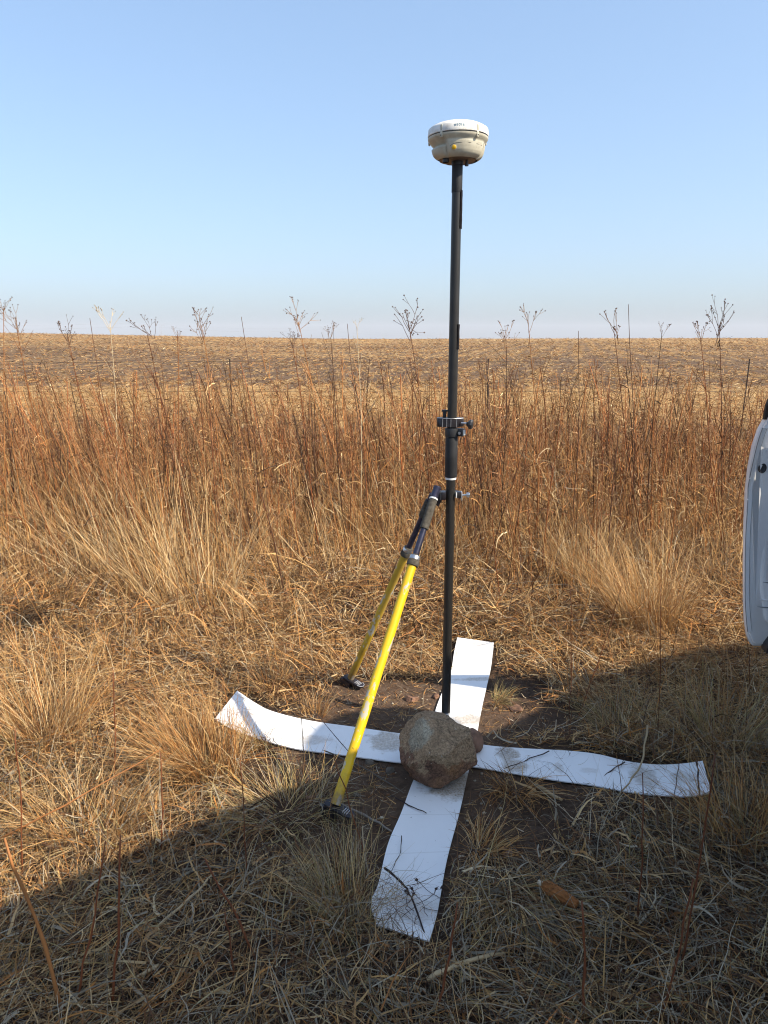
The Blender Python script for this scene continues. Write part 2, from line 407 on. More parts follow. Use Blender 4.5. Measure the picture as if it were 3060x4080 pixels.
s1 = strip('marker_strip', list(zip(along_L, along_R)), st_b)
tag(s1, 'white plastic strip running towards the camera beneath the boulder and pole', 'marker strip', 'white strips laid as a cross')
across_T = [G(945, 2755, .042), G(1020, 2805, .022), G(1089, 2838, .012), G(1234, 2874, .008), G(1415, 2900, .0085), G(1617, 2928, .0085), Vector((0.22, 2.475, .0085)), G(1921, 2970, .0085), G(2070, 2984, .0085), G(2266, 2995, .009), G(2384, 3009, .012), G(2501, 3037, .008), G(2619, 3050, .010), G(2720, 3046, .016), G(2799, 3035, .028)]
across_B = [G(856, 2867, .018), G(925, 2908, .012), G(1015, 2942, .008), G(1175, 2986, .006), G(1365, 3011, .0075), G(1590, 3041, .0075), Vector((0.19, 2.29, .0075)), G(1880, 3057, .0075), G(2040, 3084, .0075), G(2227, 3114, .008), G(2355, 3131, .009), G(2478, 3155, .006), G(2610, 3172, .007), G(2740, 3177, .012), G(2834, 3162, .022)]
s2 = strip('marker_strip', list(zip(across_T, across_B)), st_a)
tag(s2, 'white plastic strip lying left to right beneath the boulder, both ends curled up', 'marker strip', 'white strips laid as a cross')

# ------------------------------------------------------------------ boulder and small stones
M_REDSTONE = plain('reddish_field_stone', (0.22, 0.125, 0.082), 0.9, 0, 0.2, 0.45, 25, 0.5)
M_ROCK, nt, b = new_mat('brown_weathered_rock'); setb(b, 0.85, 0, 0.3)
v = coords(nt)
n1 = noise(nt, v, 9, 8, 0.65); n2 = noise(nt, v, 34, 6, 0.7); n3 = noise(nt, v, 5, 4, 0.5, 0.6)
c = ramp(nt, n1, [(0.30, (0.095, 0.050, 0.034)), (0.5, (0.20, 0.108, 0.066)), (0.72, (0.36, 0.215, 0.13))])
c = mixc(nt, c, (0.33, 0.165, 0.07), ramp(nt, n3, [(0.52, 0.0), (0.68, 0.75)]))
sep = node(nt, 'ShaderNodeSeparateXYZ'); nt.links.new(v, sep.inputs[0])
# paler tan tint, stronger towards the top of the stone
lf = math_n(nt, 'ADD', math_n(nt, 'MULTIPLY', sep.outputs[2], 5.0), math_n(nt, 'MULTIPLY', noise(nt, v, 11, 8, 0.75), 2.0))
c = mixc(nt, c, ramp(nt, n2, [(0.3, (0.26, 0.175, 0.10)), (0.7, (0.43, 0.31, 0.185))]), ramp(nt, lf, [(0.98, 0.0), (1.18, 0.80)]))
dd = node(nt, 'ShaderNodeVectorMath', operation='DISTANCE'); nt.links.new(v, dd.inputs[0]); dd.inputs[1].default_value = (-0.085, -0.035, 0.085)
g_ = math_n(nt, 'MULTIPLY_ADD', n2, 0.06, dd.outputs['Value'])
c = mixc(nt, c, ramp(nt, n2, [(0.3, (0.30, 0.275, 0.20)), (0.7, (0.46, 0.43, 0.33))]), ramp(nt, g_, [(0.088, 0.75), (0.096, 0.0)]))
c = mixc(nt, c, ramp(nt, noise(nt, v, 150, 4, 0.75), [(0.32, 0.45), (0.68, 1.45)]), 1.0, 'MULTIPLY')
c = mixc(nt, c, (0.55, 0.50, 0.42), ramp(nt, noise(nt, v, 90, 2, 0.5), [(0.70, 0.0), (0.73, 0.6)]))
crk = ramp(nt, math_n(nt, 'ABSOLUTE', math_n(nt, 'SUBTRACT', noise(nt, v, 7, 6, 0.6, 0.8), 0.5)), [(0.0, 0.45), (0.012, 1.0)])
c = mixc(nt, c, crk, 1.0, 'MULTIPLY')
nt.links.new(c, b.inputs['Base Color'])
bump(nt, b, math_n(nt, 'ADD', math_n(nt, 'MULTIPLY', n2, 0.6), noise(nt, v, 110, 5, 0.7)), 0.8, 0.014)

from mathutils import noise as mnoise
def rock(name, loc, size, seed, planes, sub=5, amp=0.06, m=None, rz=0.0, rough=1.0):
    bm = bmesh.new(); bmesh.ops.create_icosphere(bm, subdivisions=sub, radius=1.0)
    off = Vector((seed * 7.3, seed * 3.1, seed * 1.7))
    for v_ in bm.verts:
        p = v_.co.copy()
        for n_, d in planes:
            n_ = Vector(n_).normalized(); e = p.dot(n_) - d
            if e > 0: p -= n_ * e * 0.98
        h = mnoise.fractal(p * 1.6 + off, 1.0, 2.0, 4) * amp + mnoise.fractal(p * 6 + off, 1.0, 2.0, 3) * amp * 0.28 * rough
        rg = mnoise.ridged_multi_fractal(p * 1.3 + off * 2, 1.0, 2.0, 3, 1.0, 2.0) * amp * 0.35
        p += v_.co.normalized() * (h - rg)
        v_.co = Vector((p.x * size[0], p.y * size[1], p.z * size[2]))
    zmin = min(v_.co.z for v_ in bm.verts)
    for f in bm.faces: f.smooth = True
    me = bpy.data.meshes.new(name); bm.to_mesh(me); bm.free()
    o = link(name, me, m or M_ROCK); o.location = loc; o.rotation_euler = (0, 0, rz)
    o['_zmin'] = zmin
    return o
bo = rock('boulder', (0.180, 2.230, 0.110), (0.141, 0.135, 0.129), 3.0,
          [((0.08, -0.42, 0.90), 0.66), ((0.10, -0.97, -0.12), 0.80), ((-0.80, -0.25, 0.52), 0.70), ((0.55, -0.45, -0.70), 0.84), ((-0.62, -0.60, -0.42), 0.87),
           ((0.95, -0.05, 0.25), 0.86), ((0.25, 0.25, 0.93), 0.76), ((0, 0, -1), 0.74), ((-0.98, 0.05, -0.2), 0.90), ((0.62, -0.70, 0.30), 0.80), ((0.7, 0.5, 0.5), 0.8)], 6, 0.042, rough=1.8)
tag(bo, 'large reddish brown boulder with a grey patch, sitting where the white strips cross', 'boulder'); del bo['_zmin']
sb = rock('stone', (0.318, 2.40, 0.036), (0.040, 0.060, 0.042), 9.0, [((0, 0, -1), 0.75), ((0.8, -0.4, 0.5), 0.8)], 4, 0.08, M_REDSTONE)
tag(sb, 'pinkish brown stone wedged behind the right side of the boulder', 'stone'); del sb['_zmin']
M_GREYSTONE = plain('grey_field_stone', (0.15, 0.125, 0.095), 0.9, 0, 0.2, 0.45, 30, 0.5)
for i, (px, py, r, lab, mm) in enumerate([
        (1642, 2784, .023, 'flat orange brown stone on bare soil left of the pole foot', M_REDSTONE),
        (1738, 2772, .017, 'small dark red stone close against the left of the pole', M_REDSTONE),
        (1476, 3036, .016, 'grey pebble just below the stained left part of the cross strip', M_GREYSTONE),
        (1551, 3070, .016, 'rounded brown pebble between front yellow leg and boulder', M_GREYSTONE),
        (1420, 3165, .012, 'pale pebble on bare soil right of the front yellow leg', M_GREYSTONE),
        (1234, 3180, .018, 'reddish pebble on bare soil left of the front tripod foot', M_REDSTONE),
        (2022, 3396, .017, 'orange brown stone in grass right of the lower white strip', M_REDSTONE),
        (2058, 2822, .024, 'reddish clod in the sunlit patch right of the upper strip', M_REDSTONE)]):
    o = rock('stone', gnd(px, py, r * 0.35), (r * 1.25, r, r * 0.75), 20 + i * 2.7, [((0.2, 0.1, 1), 0.5), ((0.7, -0.7, 0.1), 0.62), ((-.6, -.6, .3), .68), ((.1, .8, .5), .6)], 4, 0.14, mm, i * 1.3)
    tag(o, lab, 'stone'); del o['_zmin']

# ------------------------------------------------------------------ survey pole and its bracket
PX, PY = 0.236, 2.57
pole = empty('survey_pole', (PX, PY, 0)); tag(pole, 'black carbon fibre survey pole standing upright behind the boulder', 'survey pole')
MB().cyl((0, 0, 0.06), (0, 0, 0.962), 0.0165, 40).build('lower_tube', M_CARBON, pole)
MB().lathe([(0.0, 0.0), (0.004, 0.012), (0.0145, 0.05), (0.0165, 0.058), (0.0165, 0.075)], (0, 0, 0), 20).build('pole_point', M_STEEL, pole)
MB().cyl((0, 0, 1.08), (0, 0, 1.994), 0.0162, 40).build('upper_tube', M_CARBON, pole)
MB().lathe([(0.0168, 1.905), (0.0174, 1.907), (0.0174, 1.993), (0.0168, 1.995)], (0, 0, 0), 32).build('top_ferrule', M_SLEEVE, pole)
MB().lathe([(0.0172, 0.969), (0.0205, 0.970), (0.0218, 0.975), (0.0218, 1.108), (0.0205, 1.112), (0.0165, 1.113)], (0, 0, 0), 36).build('grip_sleeve', M_SLEEVE, pole)
MB().lathe([(0.0167, 0.9615), (0.0192, 0.9615), (0.0192, 0.9685), (0.0167, 0.9685)], (0, 0, 0), 36).build('white_ring', M_WHITEP, pole)
q = Matrix.Rotation(R(-25), 3, 'Z')
cl = MB().lathe([(0.0165, 1.1135), (0.0238, 1.1135), (0.0242, 1.116), (0.0242, 1.140), (0.0236, 1.1425), (0.0165, 1.1425)], (0, 0, 0), 36)
cl.box(Vector((0.030, -0.004, 1.128)), (0.022, 0.026, 0.026), q, 0.0015)
lock = cl.build('lock_collar', M_BLACK, pole)
MB().box(Vector((0.0395, -0.0115, 1.128)) , (0.0145, 0.0016, 0.019), Matrix.Rotation(R(28), 3, 'Z'), 0.0004).build('label_tag', M_WHITEP, lock)
MB().lathe([(0.0, 0.004), (0.0045, 0.004), (0.005, 0.003), (0.005, 0)], (0.0235, -0.0185, 1.127), 12, (0.25, -0.95, 0)).build('clamp_screw', M_STEEL, lock)
# hook tape pads on the right of the pole
for z0, z1 in ((1.795, 1.912), (1.410, 1.492)):
    mb = MB(); pts = []
    for a in np.linspace(R(-52), R(8), 7): pts.append((a, 0.0163, 0.0192))
    bm = mb.bm; ring = []
    for z in np.linspace(z0, z1, 9):
        j = random.uniform(-.0005, .0005)
        ring.append([bm.verts.new((r_ * math.cos(a), r_ * math.sin(a), z)) for a, r_ in [(p[0], p[1]) for p in pts] + [(p[0], p[2] + j) for p in pts[::-1]]])
    n_ = len(ring[0])
    for a_, b_ in zip(ring, ring[1:]):
        for k_ in range(n_): bm.faces.new((a_[k_], a_[(k_ + 1) % n_], b_[(k_ + 1) % n_], b_[k_]))
    bm.faces.new(ring[0][::-1]); bm.faces.new(ring[-1])
    mb.build('hook_tape', M_VELCRO, pole)
# bracket: a hexagonal clamp body with an arm to the left, jaw and thumb screw
bz = 1.163
hexa = [(-0.052, -0.012), (-0.052, 0.020), (-0.020, 0.024), (0.004, 0.026), (0.026, 0.018), (0.040, 0.012), (0.040, -0.004), (0.014, -0.023), (-0.006, -0.0255), (-0.020, -0.022), (-0.034, -0.020)]
br = MB().prism(hexa, 0.030, Matrix.Translation((0, 0, bz - 0.015))).bevel_all(0.0012, 1)
bracket = br.build('bracket', M_ANOD, pole)
for hx_, hy_ in [(-0.034, -0.0203), (-0.020, -0.0224), (-0.006, -0.0258), (0.014, -0.0233)]:
    MB().box(Vector((hx_, hy_, bz)), (0.0012, 0.0012, 0.028)).build('worn_edge', M_EDGE, bracket)
MB().tube([(-0.0335, -0.0206, bz + .0145), (-0.006, -0.0258, bz + .0147), (0.014, -0.0234, bz + .0147), (0.040, -0.004, bz + .0147)], 0.0006, 5).build('worn_rim', M_EDGE, bracket)
MB().lathe([(0.0065, 0.0), (0.0065, 0.020), (0.0105, 0.021), (0.0105, 0.026), (0.009, 0.027), (0, 0.027)], (-0.026, 0.006, bz + 0.0152), 20).build('lever_post', M_BLACK, bracket)
MB().cyl((0.030, -0.018, bz - .001), (0.050, -0.024, bz - .002), 0.0034, 12).build('screw_shaft', M_STEEL, bracket)
kn = MB().lathe([(0.0, -0.001), (0.006, -0.001), (0.008, 0.003), (0.0165, 0.010), (0.0175, 0.015), (0.015, 0.020), (0.0, 0.023)], (0.049, -0.0235, bz - .003), 10, (0.92, -0.32, -0.12))
kn.build('thumb_screw', M_BLACK, bracket, True, 25)

# ------------------------------------------------------------------ receiver on the pole
RZ = 2.000
rec = empty('satellite_receiver', (PX, PY, RZ)); tag(rec, 'round cream and grey satellite receiver with yellow button on top of the pole', 'receiver')
MB().lathe([(0.0945, 0.0685), (0.0962, 0.0695), (0.0966, 0.073), (0.0950, 0.089), (0.0925, 0.0925), (0.083, 0.0985), (0.070, 0.1045), (0.052, 0.109), (0.030, 0.1115), (0.0, 0.112)], (0, 0, 0), 72).build('dome_cover', M_DOME, rec)
MB().lathe([(0.0935, 0.0645), (0.0940, 0.066), (0.0940, 0.0688), (0.0935, 0.069)], (0, 0, 0), 64).build('seal_ring', M_BLACK, rec)
# lower housing: a bowl that necks in, with two lobes
def sst(a, b_, x):
    t = max(0, min(1, (x - a) / (b_ - a))); return t * t * (3 - 2 * t)
bm = bmesh.new(); NA, NZ = 120, 26; grid = []
lobes = [(18, 42, 14, 0.046), (-62, 22, 14, 0.032), (140, 60, 16, 0.044)]     # centre, half width, soft edge, top height
for j in range(NZ):
    z = 0.0655 * j / (NZ - 1); row = []
    bowl = np.interp(z, [0, .006, .016, .030, .042, .053, .060, .0655], [.058, .061, .065, .0705, .080, .0905, .0955, .0962])
    for k_ in range(NA):
        ph = 360 * k_ / NA - 180        # 0 = towards the camera, + = right
        f = 0
        for c0, hw, so, zt in lobes:
            d = abs((ph - c0 + 180) % 360 - 180)
            f = max(f, (1 - sst(hw, hw + so, d)) * (1 - sst(zt - 0.003, zt + 0.006, z)))
        lob = np.interp(z, [0, .004, .010, .018, .030, .046, .060], [.064, .072, .0785, .0825, .0855, .0875, .093])
        r_ = bowl + (max(lob, bowl) - bowl) * f
        a = R(ph); row.append(bm.verts.new((r_ * math.sin(a), -r_ * math.cos(a), z)))
    grid.append(row)
for j in range(NZ - 1):
    for k_ in range(NA):
        bm.faces.new((grid[j][k_], grid[j][(k_ + 1) % NA], grid[j + 1][(k_ + 1) % NA], grid[j + 1][k_]))
mb = MB(); mb.bm.free(); mb.bm = bm
mb.build('lower_housing', M_BODY, rec, True, 60)
MB().lathe([(0.0, -0.001), (0.030, -0.001), (0.0305, 0.0), (0.058, 0.0005), (0.0605, 0.003), (0.060, 0.006), (0.0, 0.006)], (0, 0, 0), 48).build('base_plate', M_BASEP, rec)
MB().cyl((0, 0, -0.012), (0, 0, 0.001), 0.019, 32).build('mount_boss', M_BLACK, rec)
def on_rim(ph, r_, z): a = R(ph); return Vector((r_ * math.sin(a), -r_ * math.cos(a), z))
for ph in (-38, 34, 106, 178, 250):
    rot = Matrix.Rotation(R(ph), 3, 'Z')
    bs = MB()
    bs.box(on_rim(ph, 0.0952, 0.061), (0.009, 0.0055, 0.018), rot, 0.0022)
    bs.box(on_rim(ph, 0.0950, 0.080), (0.0075, 0.004, 0.018), rot, 0.0018)
    bo_ = bs.build('fastener_boss', M_BODY, rec)
    MB().lathe([(0.0, 0.0004), (0.0026, 0.0004), (0.0026, -0.001)], on_rim(ph, 0.0978, 0.057), 12, on_rim(ph, 1, -0.5)).build('screw_hole', M_BLACK, bo_)
bd = on_rim(-13, 1, 0.0)
MB().lathe([(0.0, 0.003), (0.0056, 0.0028), (0.0068, 0.0018), (0.0070, -0.006)], on_rim(-13, 0.0850, 0.0225), 24, bd + Vector((0, 0, -0.12))).build('power_button', M_BUTTON, rec)
MB().lathe([(0.0070, 0.0012), (0.0082, 0.0012), (0.0084, -0.006)], on_rim(-13, 0.0846, 0.0225), 24, bd + Vector((0, 0, -0.12))).build('button_ring', M_BODY, rec)
mb = MB(); pts = [on_rim(p, 0.0880 if abs(p - 18) < 44 else 0.083, z) for p, z in [(-26, .022), (-22, .028), (-16, .032), (-8, .0345), (0, .0355), (20, .036), (40, .0355), (58, .034)]]
pts = [on_rim(p, np.interp(z, [.018, .030, .046], [.0825, .0856, .0878]) + .0002, z) for p, z in [(-22, .026), (-17, .031), (-9, .0345), (0, .0355), (20, .036), (40, .0355), (56, .034)]]
mb.tube(pts, 0.0005, 6).build('battery_door_seam', M_BLACK, rec)
MB().lathe([(0.010, -0.010), (0.010, 0.0), (0.013, 0.001), (0.013, 0.004)], (-0.040, -0.030, 0.0), 20).build('port_cap', M_BLACK, rec)
MB().lathe([(0.0, -0.018), (0.006, -0.018), (0.006, -0.011), (0.0045, -0.0105), (0.0045, 0.002)], (0.028, -0.016, 0.0), 16).build('antenna_socket', M_BLACK, rec)
fc = bpy.data.curves.new('lettering', 'FONT'); fc.body = '#1016'; fc.size = 0.0125; fc.align_x = 'CENTER'; fc.align_y = 'CENTER'; fc.extrude = 0.0002
tmp = bpy.data.objects.new('lettering', fc); COL.objects.link(tmp)
dg = bpy.context.evaluated_depsgraph_get(); tme = bpy.data.meshes.new_from_object(tmp.evaluated_get(dg))
bpy.data.objects.remove(tmp)
for v_ in tme.vertices:          # wrap the handwriting round the rim
    x, y, z = v_.co; a = R(-3) + x / 0.0955; r_ = 0.0958 + z
    v_.co = (r_ * math.sin(a), -r_ * math.cos(a), 0.083 + y * (1 - 0.0) )
tme.materials.clear(); link('handwritten_number', tme, M_INK, rec)

# ------------------------------------------------------------------ bipod with two yellow legs
bip = empty('bipod', (PX, PY, 0)); tag(bip, 'two legged yellow bipod clamped to the pole, its feet on the ground at left', 'bipod')
O = Vector((PX, PY, 0))
cz = 0.905
cb = MB()
cb.box(Vector((-0.026, -0.008, cz)), (0.018, 0.034, 0.028), None, 0.002)
cb.box(Vector((0.028, -0.004, cz + .002)), (0.018, 0.028, 0.022), None, 0.002)
cb.box(Vector((0.0, 0.021, cz)), (0.06, 0.008, 0.024), None, 0.002)
clampb = cb.build('pole_clamp', M_ANOD, bip)
MB().box(Vector((0.0385, -0.006, cz - .002)), (0.004, 0.024, 0.030), None, 0.001).build('clamp_plate', M_EDGE, clampb)
MB().box(Vector((0.0195, -0.008, cz + .002)), (0.0035, 0.022, 0.020), None, 0.001).build('clamp_pad', M_WHITEP, clampb)
MB().cyl((0.040, -0.006, cz), (0.056, -0.006, cz + .001), 0.0032, 12).build('clamp_bolt', M_STEEL, clampb)
MB().lathe([(0, 0), (0.0075, 0.0005), (0.0085, 0.003), (0.0085, 0.010), (0.006, 0.013), (0, 0.013)], (0.055, -0.006, cz + .001), 16, (1, 0, 0.05)).build('clamp_knob', M_STEEL, clampb)
MB().box(Vector((-0.0358, -0.018, cz)), (0.0012, 0.010, 0.026)).build('worn_edge', M_EDGE, clampb)
MB().prism([(-0.060, 0.016), (-0.034, 0.016), (-0.032, -0.02), (-0.044, -0.040), (-0.056, -0.030)], 0.022, Matrix.Translation((0, 0.004, cz)) @ Matrix.Rotation(R(90), 4, 'X')).bevel_all(0.002, 2).build('hinge_block', M_ANOD, bip)
legs = [((-0.148, 2.002, 0.055), (0.186, 2.545, 0.935), M_YEL, 1.0, 0.262, 0.145),
        ((-0.141, 2.901, 0.040), (0.178, 2.590, 0.915), M_YEL_DIRTY, 0.96, 0.295, 0.1175)]
for li, (foot, head, my, sc, tcol, tgrip) in enumerate(legs):
    F_, H_ = Vector(foot) - O, Vector(head) - O; d = H_ - F_
    P_ = lambda t: F_ + d * (1 - t)            # t = 0 at the head
    Lg = d.length; q = Vector((0, 0, 1)).rotation_difference(d.normalized())
    me_leg = MB().cyl((0, 0, 0), (0, 0, Lg * (1 - tcol) ), 0.0155 * sc, 28)
    leg = me_leg.build('leg', my, bip); leg.location = F_; leg.rotation_mode = 'QUATERNION'; leg.rotation_quaternion = q
    if li == 0: leg['label'] = 'front yellow leg, thick and chipped'
    else: leg['label'] = 'rear yellow leg, duller and muddy'
    zc = Lg * (1 - tcol)
    MB().lathe([(0.0168, zc - .012), (0.0205, zc - .010), (0.0212, zc + .004), (0.018, zc + .010), (0.017, zc + .026), (0.0115, zc + .030)], (0, 0, 0), 24).build('collar', M_FOAM, leg)
    MB().lathe([(0.0172, zc + .0105), (0.0184, zc + .012), (0.0178, zc + .024), (0.0165, zc + .026)], (0, 0, 0), 24).build('collar_band', M_STEEL, leg)
    MB().cyl((0, 0, zc), (0, 0, Lg * 0.985), 0.0108, 20).build('inner_tube', M_BLUEAN, leg)
    zg0, zg1 = Lg * (1 - tgrip), Lg * 0.955
    prof = []; nn = 22
    for i in range(nn + 1):
        z = zg0 + (zg1 - zg0) * i / nn
        prof.append((0.0152 + (0.0006 if i % 2 else -0.0003) + random.uniform(-.0003, .0003), z))
    MB().lathe([(0.011, zg0)] + prof + [(0.011, zg1)], (0, 0, 0), 24).build('foam_grip', M_FOAM, leg)
    if li == 0:
        MB().lathe([(0.0115, Lg * .957), (0.0128, Lg * .958), (0.0128, Lg * .995), (0.0135, Lg * .996), (0.0135, Lg + .004), (0.0115, Lg + .004), (0.0105, Lg * .99), (0, Lg * .99)], (0, 0, 0), 24).build('leg_cap', M_BLUEAN, leg)
        MB().lathe([(0.0120, Lg * .9575), (0.0150, Lg * .958), (0.0150, Lg * .963), (0.0120, Lg * .9635)], (0, 0, 0), 24).build('white_ring', M_WHITEP, leg)
    # foot: a ribbed plate, in world axes
    qi = q.inverted()
    yaw = R(-38 if li == 1 else -28)
    Mf = qi.to_matrix().to_4x4() @ Matrix.Rotation(yaw, 4, 'Z') @ Matrix.Rotation(R(12), 4, 'Y')
    fb = MB()
    fb.prism([(-0.038, -0.019), (0.045, -0.018), (0.058, -0.012), (0.062, 0.0), (0.058, 0.012), (0.045, 0.018), (-0.038, 0.019), (-0.044, 0.0)], 0.010, Mf @ Matrix.Translation((0.008, 0, -0.014))).bevel_all(0.0015, 1)
    fb.prism([(-0.044, -0.020), (-0.044, 0.020), (0.010, 0.020), (0.010, -0.020)], 0.030, Mf @ Matrix.Translation((0.004, 0, -0.0445)))
    foot_o = fb.build('foot', M_ANOD, leg)
    rb = MB()
    for k_ in range(3 + li):
        rb.box(Mf @ Vector((0.032 + k_ * 0.007, 0, -0.003)), (0.0022, 0.024, 0.003), Mf.to_3x3(), 0.0006)
    if li == 1:
        rb.tube([Mf @ Vector(p) for p in [(0.052, -0.0185, -.0035), (0.066, -0.012, -.0035), (0.071, 0, -.0035), (0.066, 0.012, -.0035), (0.052, 0.0185, -.0035)]], 0.0015, 6)
    rb.build('foot_ribs', M_EDGE, leg)
    MB().tube([Mf @ Vector((-0.02, 0, -0.04)), Mf @ Vector((-0.02, 0, -0.075))], [0.012, 0.002], 12).build('spike', M_STEEL, leg)

# ------------------------------------------------------------------ the white car with its door open and an added raised hatch (mostly beside the picture)
M_CARW, nt, b = new_mat('white_car_paint'); setb(b, 0.22, 0, 0.5)
b.inputs['Coat Weight'].default_value = 0.5; b.inputs['Coat Roughness'].default_value = 0.08
dk = ramp(nt, noise(nt, coords(nt), 3.0, 6, 0.65), [(0.45, 0.0), (0.8, 0.35)])
nt.links.new(mixc(nt, (0.84, 0.845, 0.84), (0.60, 0.55, 0.46), dk), b.inputs['Base Color'])
M_TRIM = plain('dark_grey_trim', (0.020, 0.020, 0.022), 0.6)
M_TYRE = plain('tyre_rubber', (0.025, 0.024, 0.023), 0.85)
M_SEAM = plain('grey_seam_and_crease_shade', (0.24, 0.25, 0.25), 0.5)
M_LAMP = plain('red_lamp_plastic', (0.35, 0.01, 0.01), 0.2)
M_CLEAR = plain('clear_lamp_plastic', (0.6, 0.6, 0.6), 0.15)
M_TINT, nt, b = new_mat('tinted_glass'); setb(b, 0.05, 0, 0.5, (0.02, 0.022, 0.022))
tb = node(nt, 'ShaderNodeBsdfTransparent'); tb.inputs[0].default_value = (0.22, 0.24, 0.24, 1)
mx = node(nt, 'ShaderNodeMixShader'); mx.inputs[0].default_value = 0.25
nt.links.new(tb.outputs[0], mx.inputs[1]); nt.links.new(b.outputs[0], mx.inputs[2]); nt.links.new(mx.outputs[0], nt.nodes['Material Output'].inputs[0])

CU, CW_, CO = Vector((0.89, 0.456, 0)).normalized(), Vector((0.456, -0.89, 0)).normalized(), Vector((1.101, 1.766, 0))
car = empty('car', CO, math.atan2(CW_.y, CW_.x)); tag(car, 'white car at the right edge with its rear side door open', 'car')
CM = Matrix(((CW_.x, CU.x, 0, CO.x), (CW_.y, CU.y, 0, CO.y), (0, 0, 1, 0), (0, 0, 0, 1))); CMI = CM.inverted()
W = 1.72
YZ = Matrix(((0, 0, 1, 0), (1, 0, 0, 0), (0, 1, 0, 0), (0, 0, 0, 1)))        # (y,z) polygon pushed along x
def arch(c, r, n=9): return [(c + r * math.cos(a), 0.30 + r * math.sin(a)) for a in np.linspace(0, math.pi, n)]
def YZat(x): return Matrix.Translation((x, 0, 0)) @ YZ
cb = MB()
rq = [(0.0, 0.42), (0.06, 0.34), (0.12, 0.32)] + [(0.12 + 0.02 * i, 0.32 + 0.07 * i) for i in range(1, 5)] + [(0.34, 0.66), (0.37, 0.75), (0.40, 0.98), (0.05, 0.98), (0.0, 0.85)]
cb.prism(rq, 0.05, YZat(0.0))
fq = [(1.27, 0.98), (1.27, 0.26), (2.75, 0.26)] + arch(3.12, 0.36)[::-1] + [(3.50, 0.30), (3.98, 0.32), (4.02, 0.55), (3.95, 0.80), (3.2, 0.98)]
cb.prism(fq, 0.05, YZat(0.0))
fs = [(0.0, 0.42), (0.10, 0.30)] + arch(0.55, 0.36)[::-1] + [(0.93, 0.26), (2.75, 0.26)] + arch(3.12, 0.36)[::-1] + [(3.50, 0.30), (3.98, 0.32), (4.02, 0.55), (3.95, 0.80), (3.2, 0.98), (0.05, 0.98), (0.0, 0.85)]
cb.prism(fs, 0.05, YZat(W - 0.05))
cb.box(Vector((0.06, 0.80, 0.31)), (0.11, 0.98, 0.12), None, 0.01)          # sill under the open door
cb.box(Vector((W / 2, 1.6, 0.27)), (W - 0.1, 2.9, 0.04))                     # floor
cb.prism([(3.15, 1.0), (3.95, 0.83), (4.03, 0.56), (4.0, 0.30), (3.9, 0.30), (3.9, 0.76), (3.15, 0.94)], W - 0.12, YZat(0.06))
cb.prism([(0.02, 0.80), (-0.04, 0.60), (-0.04, 0.34), (0.06, 0.30), (0.12, 0.30), (0.10, 0.80)], W - 0.02, YZat(0.01))
body = cb.bevel_all(0.008, 2, 50).build('body', M_CARW, car)
# roof: crowned sheet with thickness
bm = bmesh.new(); ys = np.linspace(-0.02, 2.45, 10); us = np.linspace(0, 1, 13); top = []; bot = []
for y in ys:
    fz = 0.17 * sst(0.85, 1.45, y) - 0.10 * max(0, (y - 2.0) / 0.45) ** 2
    top.append([bm.verts.new((0.37 + u_ * (W - 0.74), y, 1.52 + fz + 0.085 * (1 - (2 * u_ - 1) ** 2))) for u_ in us])
    bot.append([bm.verts.new((0.37 + u_ * (W - 0.74), y, 1.47 + fz + 0.085 * (1 - (2 * u_ - 1) ** 2))) for u_ in us])
for g_, fl in ((top, 1), (bot, 0)):
    for j in range(len(ys) - 1):
        for k_ in range(len(us) - 1): bm.faces.new((g_[j][k_], g_[j][k_ + 1], g_[j + 1][k_ + 1], g_[j + 1][k_]))
for j in range(len(ys) - 1):
    for k_ in (0, len(us) - 1): bm.faces.new((top[j][k_], top[j + 1][k_], bot[j + 1][k_], bot[j][k_]))
for j in (0, len(ys) - 1):
    for k_ in range(len(us) - 1): bm.faces.new((top[j][k_], top[j][k_ + 1], bot[j][k_ + 1], bot[j][k_]))
mb = MB(); mb.bm.free(); mb.bm = bm; mb.build('roof', M_CARW, car)
for sx_, x0, x1 in ((1, 0.03, 0.385), (-1, W - 0.03, W - 0.385)):
    for y0, y1, wd in ((0.05, 0.06, 0.10), (1.28, 1.24, 0.07), (3.12, 2.42, 0.07)):
        pl = MB(); pl.prism([(-wd / 2, 0), (wd / 2, 0), (wd / 2, 0.04), (-wd / 2, 0.04)], 1.0,
                 Matrix.Translation((x0, y0, 0.97)) @ Matrix(((0, -sx_, (x1 - x0), 0), (1, 0, (y1 - y0), 0), (0, 0, 0.53, 0), (0, 0, 0, 1)))).build('window_pillar', M_CARW, car, False)

def quad_plate(name, pts, m, th=0.006):
    pts = [Vector(p) for p in pts]; n_ = (pts[1] - pts[0]).cross(pts[2] - pts[0]).normalized() * th
    bm = bmesh.new(); a = [bm.verts.new(p) for p in pts]; b_ = [bm.verts.new(p + n_) for p in pts]
    bm.faces.new(a); bm.faces.new(b_[::-1])
    for i in range(len(a)): bm.faces.new((a[i], b_[i], b_[(i + 1) % len(a)], a[(i + 1) % len(a)]))
    mb = MB(); mb.bm.free(); mb.bm = bm; return mb.build(name, m, car, False)
quad_plate('window', [(0.05, 1.33, 0.985), (0.05, 3.05, 0.985), (0.375, 2.40, 1.48), (0.375, 1.29, 1.49)], M_TINT)
quad_plate('window', [(W - 0.05, 0.12, 0.985), (W - 0.05, 1.23, 0.985), (W - 0.375, 1.20, 1.49), (W - 0.375, 0.12, 1.49)], M_TINT)
quad_plate('window', [(W - 0.05, 1.33, 0.985), (W - 0.05, 3.05, 0.985), (W - 0.375, 2.40, 1.48), (W - 0.375, 1.29, 1.49)], M_TINT)
